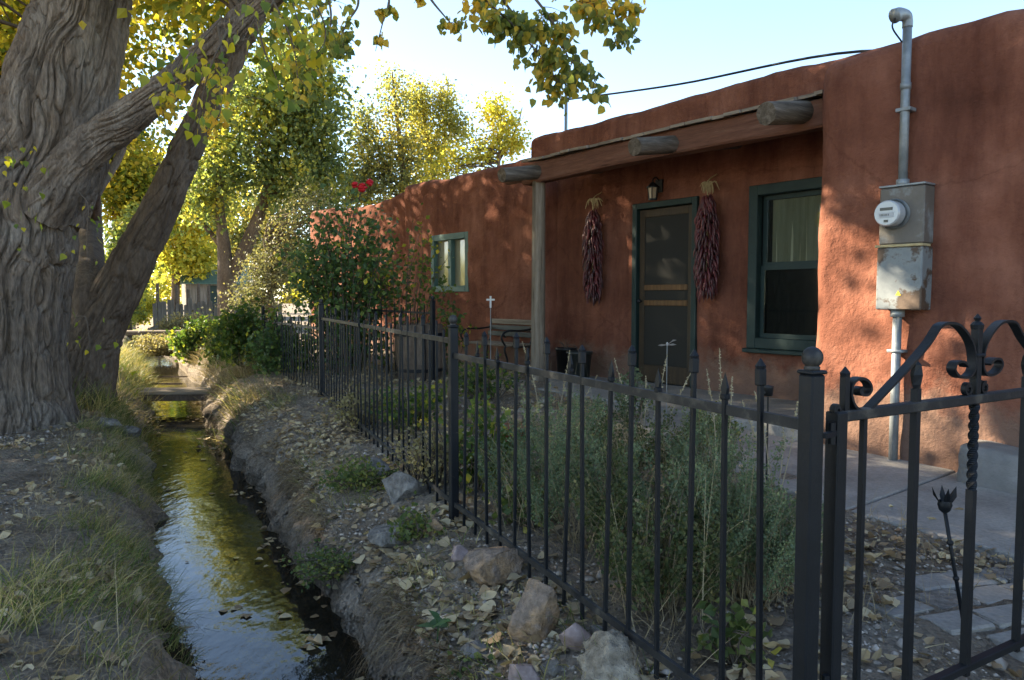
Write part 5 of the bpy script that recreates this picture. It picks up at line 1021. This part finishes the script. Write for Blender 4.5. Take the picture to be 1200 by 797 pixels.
def tub(x, y, r, h, label, m, cat='tub', group='plant tubs on the porch'):
    o = MB(); t = empty('plant_tub', hw(x, y, .215), HRZ, label, cat, group); o.lathe([(.0, 0), (r * .78, 0), (r * .98, h - .03), (r * 1.06, h - .03), (r * 1.06, h), (r * .92, h), (r * .90, h - .05), (0, h - .05)], (0, 0, 0), 24); o.build('pot', m, t, True)
    d = MB(); d.lathe([(r * .9, h - .045), (0, h - .03)], (0, 0, 0), 16); d.build('earth', SOIL, t)
    s_ = MB()
    for k in range(9): a = random.uniform(0, 6.28); v, f = tube(catmull([(0, 0, h - .05), (math.cos(a) * .04, math.sin(a) * .04, h + .04), (math.cos(a) * .10, math.sin(a) * .10, h + random.uniform(.0, .10))], 3), np.linspace(.004, .0015, 7), 4); s_.add(v, f)
    s_.build('dead_stems', TWIG, t)
tub(-.62, -.40, .155, .36, 'dark green plastic tub with a pale rim on the porch under the ristra', TUB)
tub(-.98, -.30, .13, .38, 'narrow black pot next to the green tub on the porch', BLACKM)
p = hit(600, 540); t = empty('terracotta_pot', p, 0, 'cracked red terracotta pot among the dry stems behind the fence', 'pot'); b = MB(); b.lathe([(0, -.02), (.075, -.02), (.10, .19), (.115, .19), (.118, .235), (.10, .235), (.095, .2), (0, .2)], (0, 0, 0), 28); b.build('pot', TERRA, t, True); b = MB(); b.lathe([(.096, .205), (0, .215)], (0, 0, 0), 16); b.build('earth', SOIL, t)
# dark half barrel behind the long fence
p = W(492, 440, 9.0); p.z = .2; t = empty('wooden_barrel', p, 0, 'dark wooden half barrel behind the inner iron railing', 'barrel')
for k in range(18):
    a = k * 2 * math.pi / 18; b = MB(); v = []
    for z, rr in ((0, .24), (.25, .29), (.55, .30), (.72, .28)):
        for rad in (rr - .03, rr):
            for da in (-.165, .165): v.append((rad * math.cos(a + da), rad * math.sin(a + da), z))
    f = [];
    for i in range(3): q = i * 4; f += [(q + 2, q + 3, q + 7, q + 6), (q + 1, q + 0, q + 4, q + 5), (q, q + 2, q + 6, q + 4), (q + 3, q + 1, q + 5, q + 7)]
    f += [(12, 14, 15, 13), (0, 1, 3, 2)]; b.add(v, f); b.build('stave', BARK2, t)
for z, rr in ((.15, .277), (.58, .305)): b = MB(); b.lathe([(rr - .012, z), (rr + .004, z), (rr + .004, z + .04), (rr - .012, z + .04)], (0, 0, 0), 28); b.build('hoop', IRON, t)
b = MB(); b.lathe([(.255, .64), (0, .66)], (0, 0, 0), 16); b.build('earth', SOIL, t)
# cross on a stake
p = W(575, 440, 8.9); p.z = float(gz(p.x, p.y)); t = empty('garden_cross', p, 0, 'small white cross on a thin stake near the garden bench', 'cross'); z1 = W(575, 347, 8.9).z - p.z; b = MB(); b.tube([(0, 0, -.05), (0, 0, z1)], .005, 6); b.build('stake', GALV, t); b = MB(); b.box(-.011, .011, -.006, .006, z1 - .14, z1, .002); b.box(-.05, .05, -.0055, .0055, z1 - .055, z1 - .033, .002); b.build('cross', mat('white_paint', (.6, .58, .54), .6), t)
# whirligig dragonfly
p = W(781, 470, 6.6); p.z = float(gz(p.x, p.y)); t = empty('garden_ornament', p, 0, 'thin metal stake topped by a small pale dragonfly before the door', 'garden ornament'); z1 = W(780, 404, 6.6).z - p.z; b = MB(); b.tube([(0, 0, -.05), (0, 0, z1)], .004, 6); b.build('stake', GALV, t); b = MB(); b.ball((0, 0, z1 + .005), .012, (1, 1, 1.6)); b.build('body', WHITEPL, t, True)
for sx, zz in ((-1, -.005), (1, .035), (1, 0)): b = MB(); b.add([(0, -.003, z1), (sx * .05, -.012, z1 + zz + .012), (sx * .085, 0, z1 + zz * 1.2), (sx * .05, .012, z1 + zz - .008), (0, .003, z1 - .004)], [(0, 1, 2, 3, 4)]); b.build('wing', WHITEPL, t)
# small lamp stake by the walk
p = W(899, 520, 4.4); p.z = float(gz(p.x, p.y)); t = empty('path_light', p, 0, 'small dark path light on a thin stake behind the fence near the gate', 'path light'); z1 = W(899, 458, 4.4).z - p.z; b = MB(); b.tube([(0, 0, -.06), (0, 0, z1 - .02)], .006, 8); b.build('stake', BLACKM, t); b = MB(); b.lathe([(0, -.03), (.026, -.03), (.032, .02), (.034, .03), (0, .036)], (0, 0, z1), 16); b.build('lamp_head', BLACKM, t, True); b = MB(); b.tube([(0, 0, z1 - .012), (-.055, -.01, z1 - .006)], [.012, .018], 8); b.build('spout', BLACKM, t)
# forged tulip stake
p0_ = hit(1131, 742); e = W(1107, 598, p0_.y - .02) - p0_; t = empty('tulip_stake', p0_, 0, 'leaning rusty iron stake topped by a forged tulip inside the gate', 'garden ornament'); b = MB(); b.tube([e * -.12, e * .5, e], .0065, 8); b.ball(e * .45, .011); b.build('stake', IRON, t, True); b = MB()
b.lathe([(.006, -.01), (.018, .0), (.024, .02), (.020, .035)], e, 12); b.build('cup', IRON, t, True); b = MB(); b.ball(e * .74, .012, (1, 1, .9)); b.build('knob', IRON, t, True)
for a in (2.9, .3, 4.6, 1.5):
    b = MB(); c = e + Vector((0, 0, .02)); d = Vector((math.cos(a), math.sin(a) * .6, 0)); n_ = Vector((-d.y, d.x, 0)); b.add([c + d * .012 - n_ * .012, c + d * .012 + n_ * .012, c + d * .034 + n_ * .017 + Vector((0, 0, .03)), c + d * .046 + Vector((0, 0, .065)), c + d * .034 - n_ * .017 + Vector((0, 0, .03)), c + d * .018 + Vector((0, 0, .01))], [(0, 1, 5), (1, 2, 5), (2, 3, 5), (3, 4, 5), (4, 0, 5)]); b.build('petal', IRON, t)
# pavers by the gate, pieces of the ground
o0 = hit(1075, 742); ga = math.atan2(GD.y, GD.x) - .22; ca, sa = math.cos(ga), math.sin(ga)
for r_ in range(4):
    for c_ in range(6):
        if (r_, c_) in ((3, 0), (0, 0)): continue
        cx, cy = c_ * .235 + (.10 if r_ % 2 else 0), -.22 + r_ * .165; w, d = random.uniform(.205, .222), random.uniform(.14, .152); x0 = o0.x + cx * ca - cy * sa; y0 = o0.y + cx * sa + cy * ca; b = MB(); b.box(0, w, 0, d, -.05, .0, .007)
        b.v[0][:, :2] += rng.normal(size=(len(b.v[0]), 2)) * .003; o = b.build('paver', CONC if (r_ + c_) % 3 else STONEG, ground, False, (x0, y0, float(gz(x0, y0)) + .016 + random.uniform(-.003, .006)), ga + random.uniform(-.03, .03)); o.rotation_euler[0] = random.gauss(0, .012)

# ------------------------------------------------------------------ planks over the ditch
def plank_bridge(px, py, Y, ln, boards, wd_, label, rz, th=.045, beam_h=.09):
    c = W(px, py, Y); t = empty('plank_footbridge', c, rz, label, 'footbridge', 'plank footbridges over the ditch')
    for k in range(boards):
        b = MB(); y0 = k * (wd_ + .012); q = random.uniform(-.04, .04); b.box(-ln / 2 + q, ln / 2 + q, y0, y0 + wd_, -th, 0, .006); b.v[0][:, 2] += fbm(b.v[0] * 3 + k, 2) * .006; b.build('plank', PLANK, t)
    for yy in (.02, boards * wd_ - .08): b = MB(); b.box(-ln / 2 + .05, ln / 2 - .05, yy, yy + .07, -th - beam_h, -th - .001, .006); b.build('joist', BARK2, t)
    return t
plank_bridge(216, 459, 10.25, 1.75, 3, .15, 'weathered grey plank footbridge crossing the ditch by the big tree', .05)
plank_bridge(165, 388, 23, 3.0, 3, .2, 'farther grey plank footbridge before the wooden picket fence', .06)
for (px, py, ln, a) in ((185, 442, 1.2, .02), (180, 450, 1.0, -.03)):
    c = G(px, py, WZ + .015); b = log((-ln / 2, 0, 0), (ln / 2, .05, 0), .022, .018, 10, 8, px); o = b.build('log', BARK2, None, True, c, a); tag(o, 'longer thin wet log lying across the ditch water beyond the plank' if ln > 1.1 else 'shorter thin wet log in the ditch between the plank and the longer log', 'log', 'logs lying in the ditch')

# ------------------------------------------------------------------ wooden fence and shed beyond
def wood_fence():
    Y = 30.5; S = Y / F; a = W(180, 386, Y); a.z = float(gz(a.x, a.y)); t = empty('picket_fence', a, 0, 'old grey wooden picket fence with uneven tall boards at the end of the ditch', 'fence'); x = 0; Wd = (330 - 180) * S; zz = lambda py: W(200, py, Y).z - a.z; k = 0
    while x < Wd:
        w = random.uniform(.13, .2); h = zz(352) + random.uniform(-.18, .12); b = MB(); v = [(0, 0, -.1), (w, 0, -.1), (w, 0, h - random.uniform(0, .1)), (w / 2, 0, h), (0, 0, h - random.uniform(0, .12)), (0, .03, -.1), (w, .03, -.1), (w, .03, h - .06), (w / 2, .03, h), (0, .03, h - .06)]
        b.add(v, [(0, 1, 2, 3, 4), (9, 8, 7, 6, 5), (1, 6, 7, 2), (2, 7, 8, 3), (3, 8, 9, 4), (4, 9, 5, 0)]); o = b.build('board', PICKETWOOD, t, False, (x, 0, 0)); o.rotation_euler = (random.gauss(0, .02), random.gauss(0, .02), 0); x += w + random.uniform(.01, .03); k += 1
    for px in (184, 206, 220, 232, 244, 262, 285): b = MB(); h = zz(334 + random.uniform(-2, 8)); b.tube([(0, 0, -.1), (.01, 0, h)], [.07, .06], 8); b.build('post', BARK2, t, True, ((px - 180) * S, .12, 0))
    for h in (.45, 1.05): b = MB(); b.box(0, Wd, .032, .075, h, h + .08); b.build('rail', PICKETWOOD, t)
wood_fence()
p = W(252, 350, 44); p.z = 0; t = empty('garden_shed', p, .5, 'small shed with a pitched grey green roof beyond the wooden fence', 'shed'); b = MB(); b.box(-1.7, 1.7, -1.4, 1.4, 0, 2.2); b.add([(-1.7, -1.4, 2.2), (-1.7, 1.4, 2.2), (-1.7, 0, 3.1), (1.7, -1.4, 2.2), (1.7, 1.4, 2.2), (1.7, 0, 3.1)], [(0, 2, 1), (3, 4, 5)]); b.build('wall', PICKETWOOD, t)
for s_ in (-1, 1): b = MB(); b.add([(-1.95, s_ * 1.75, 2.03), (1.95, s_ * 1.75, 2.03), (1.95, 0, 3.18), (-1.95, 0, 3.18), (-1.95, s_ * 1.75, 1.97), (1.95, s_ * 1.75, 1.97), (1.95, 0, 3.12), (-1.95, 0, 3.12)], [(0, 1, 2, 3), (7, 6, 5, 4), (0, 4, 5, 1), (1, 5, 6, 2), (3, 7, 4, 0)]); b.build('roof', TRIM2, t)
b = MB(); b.box(-.45, .45, -1.43, -1.395, 0, 1.9); b.build('door', TRIM, t)
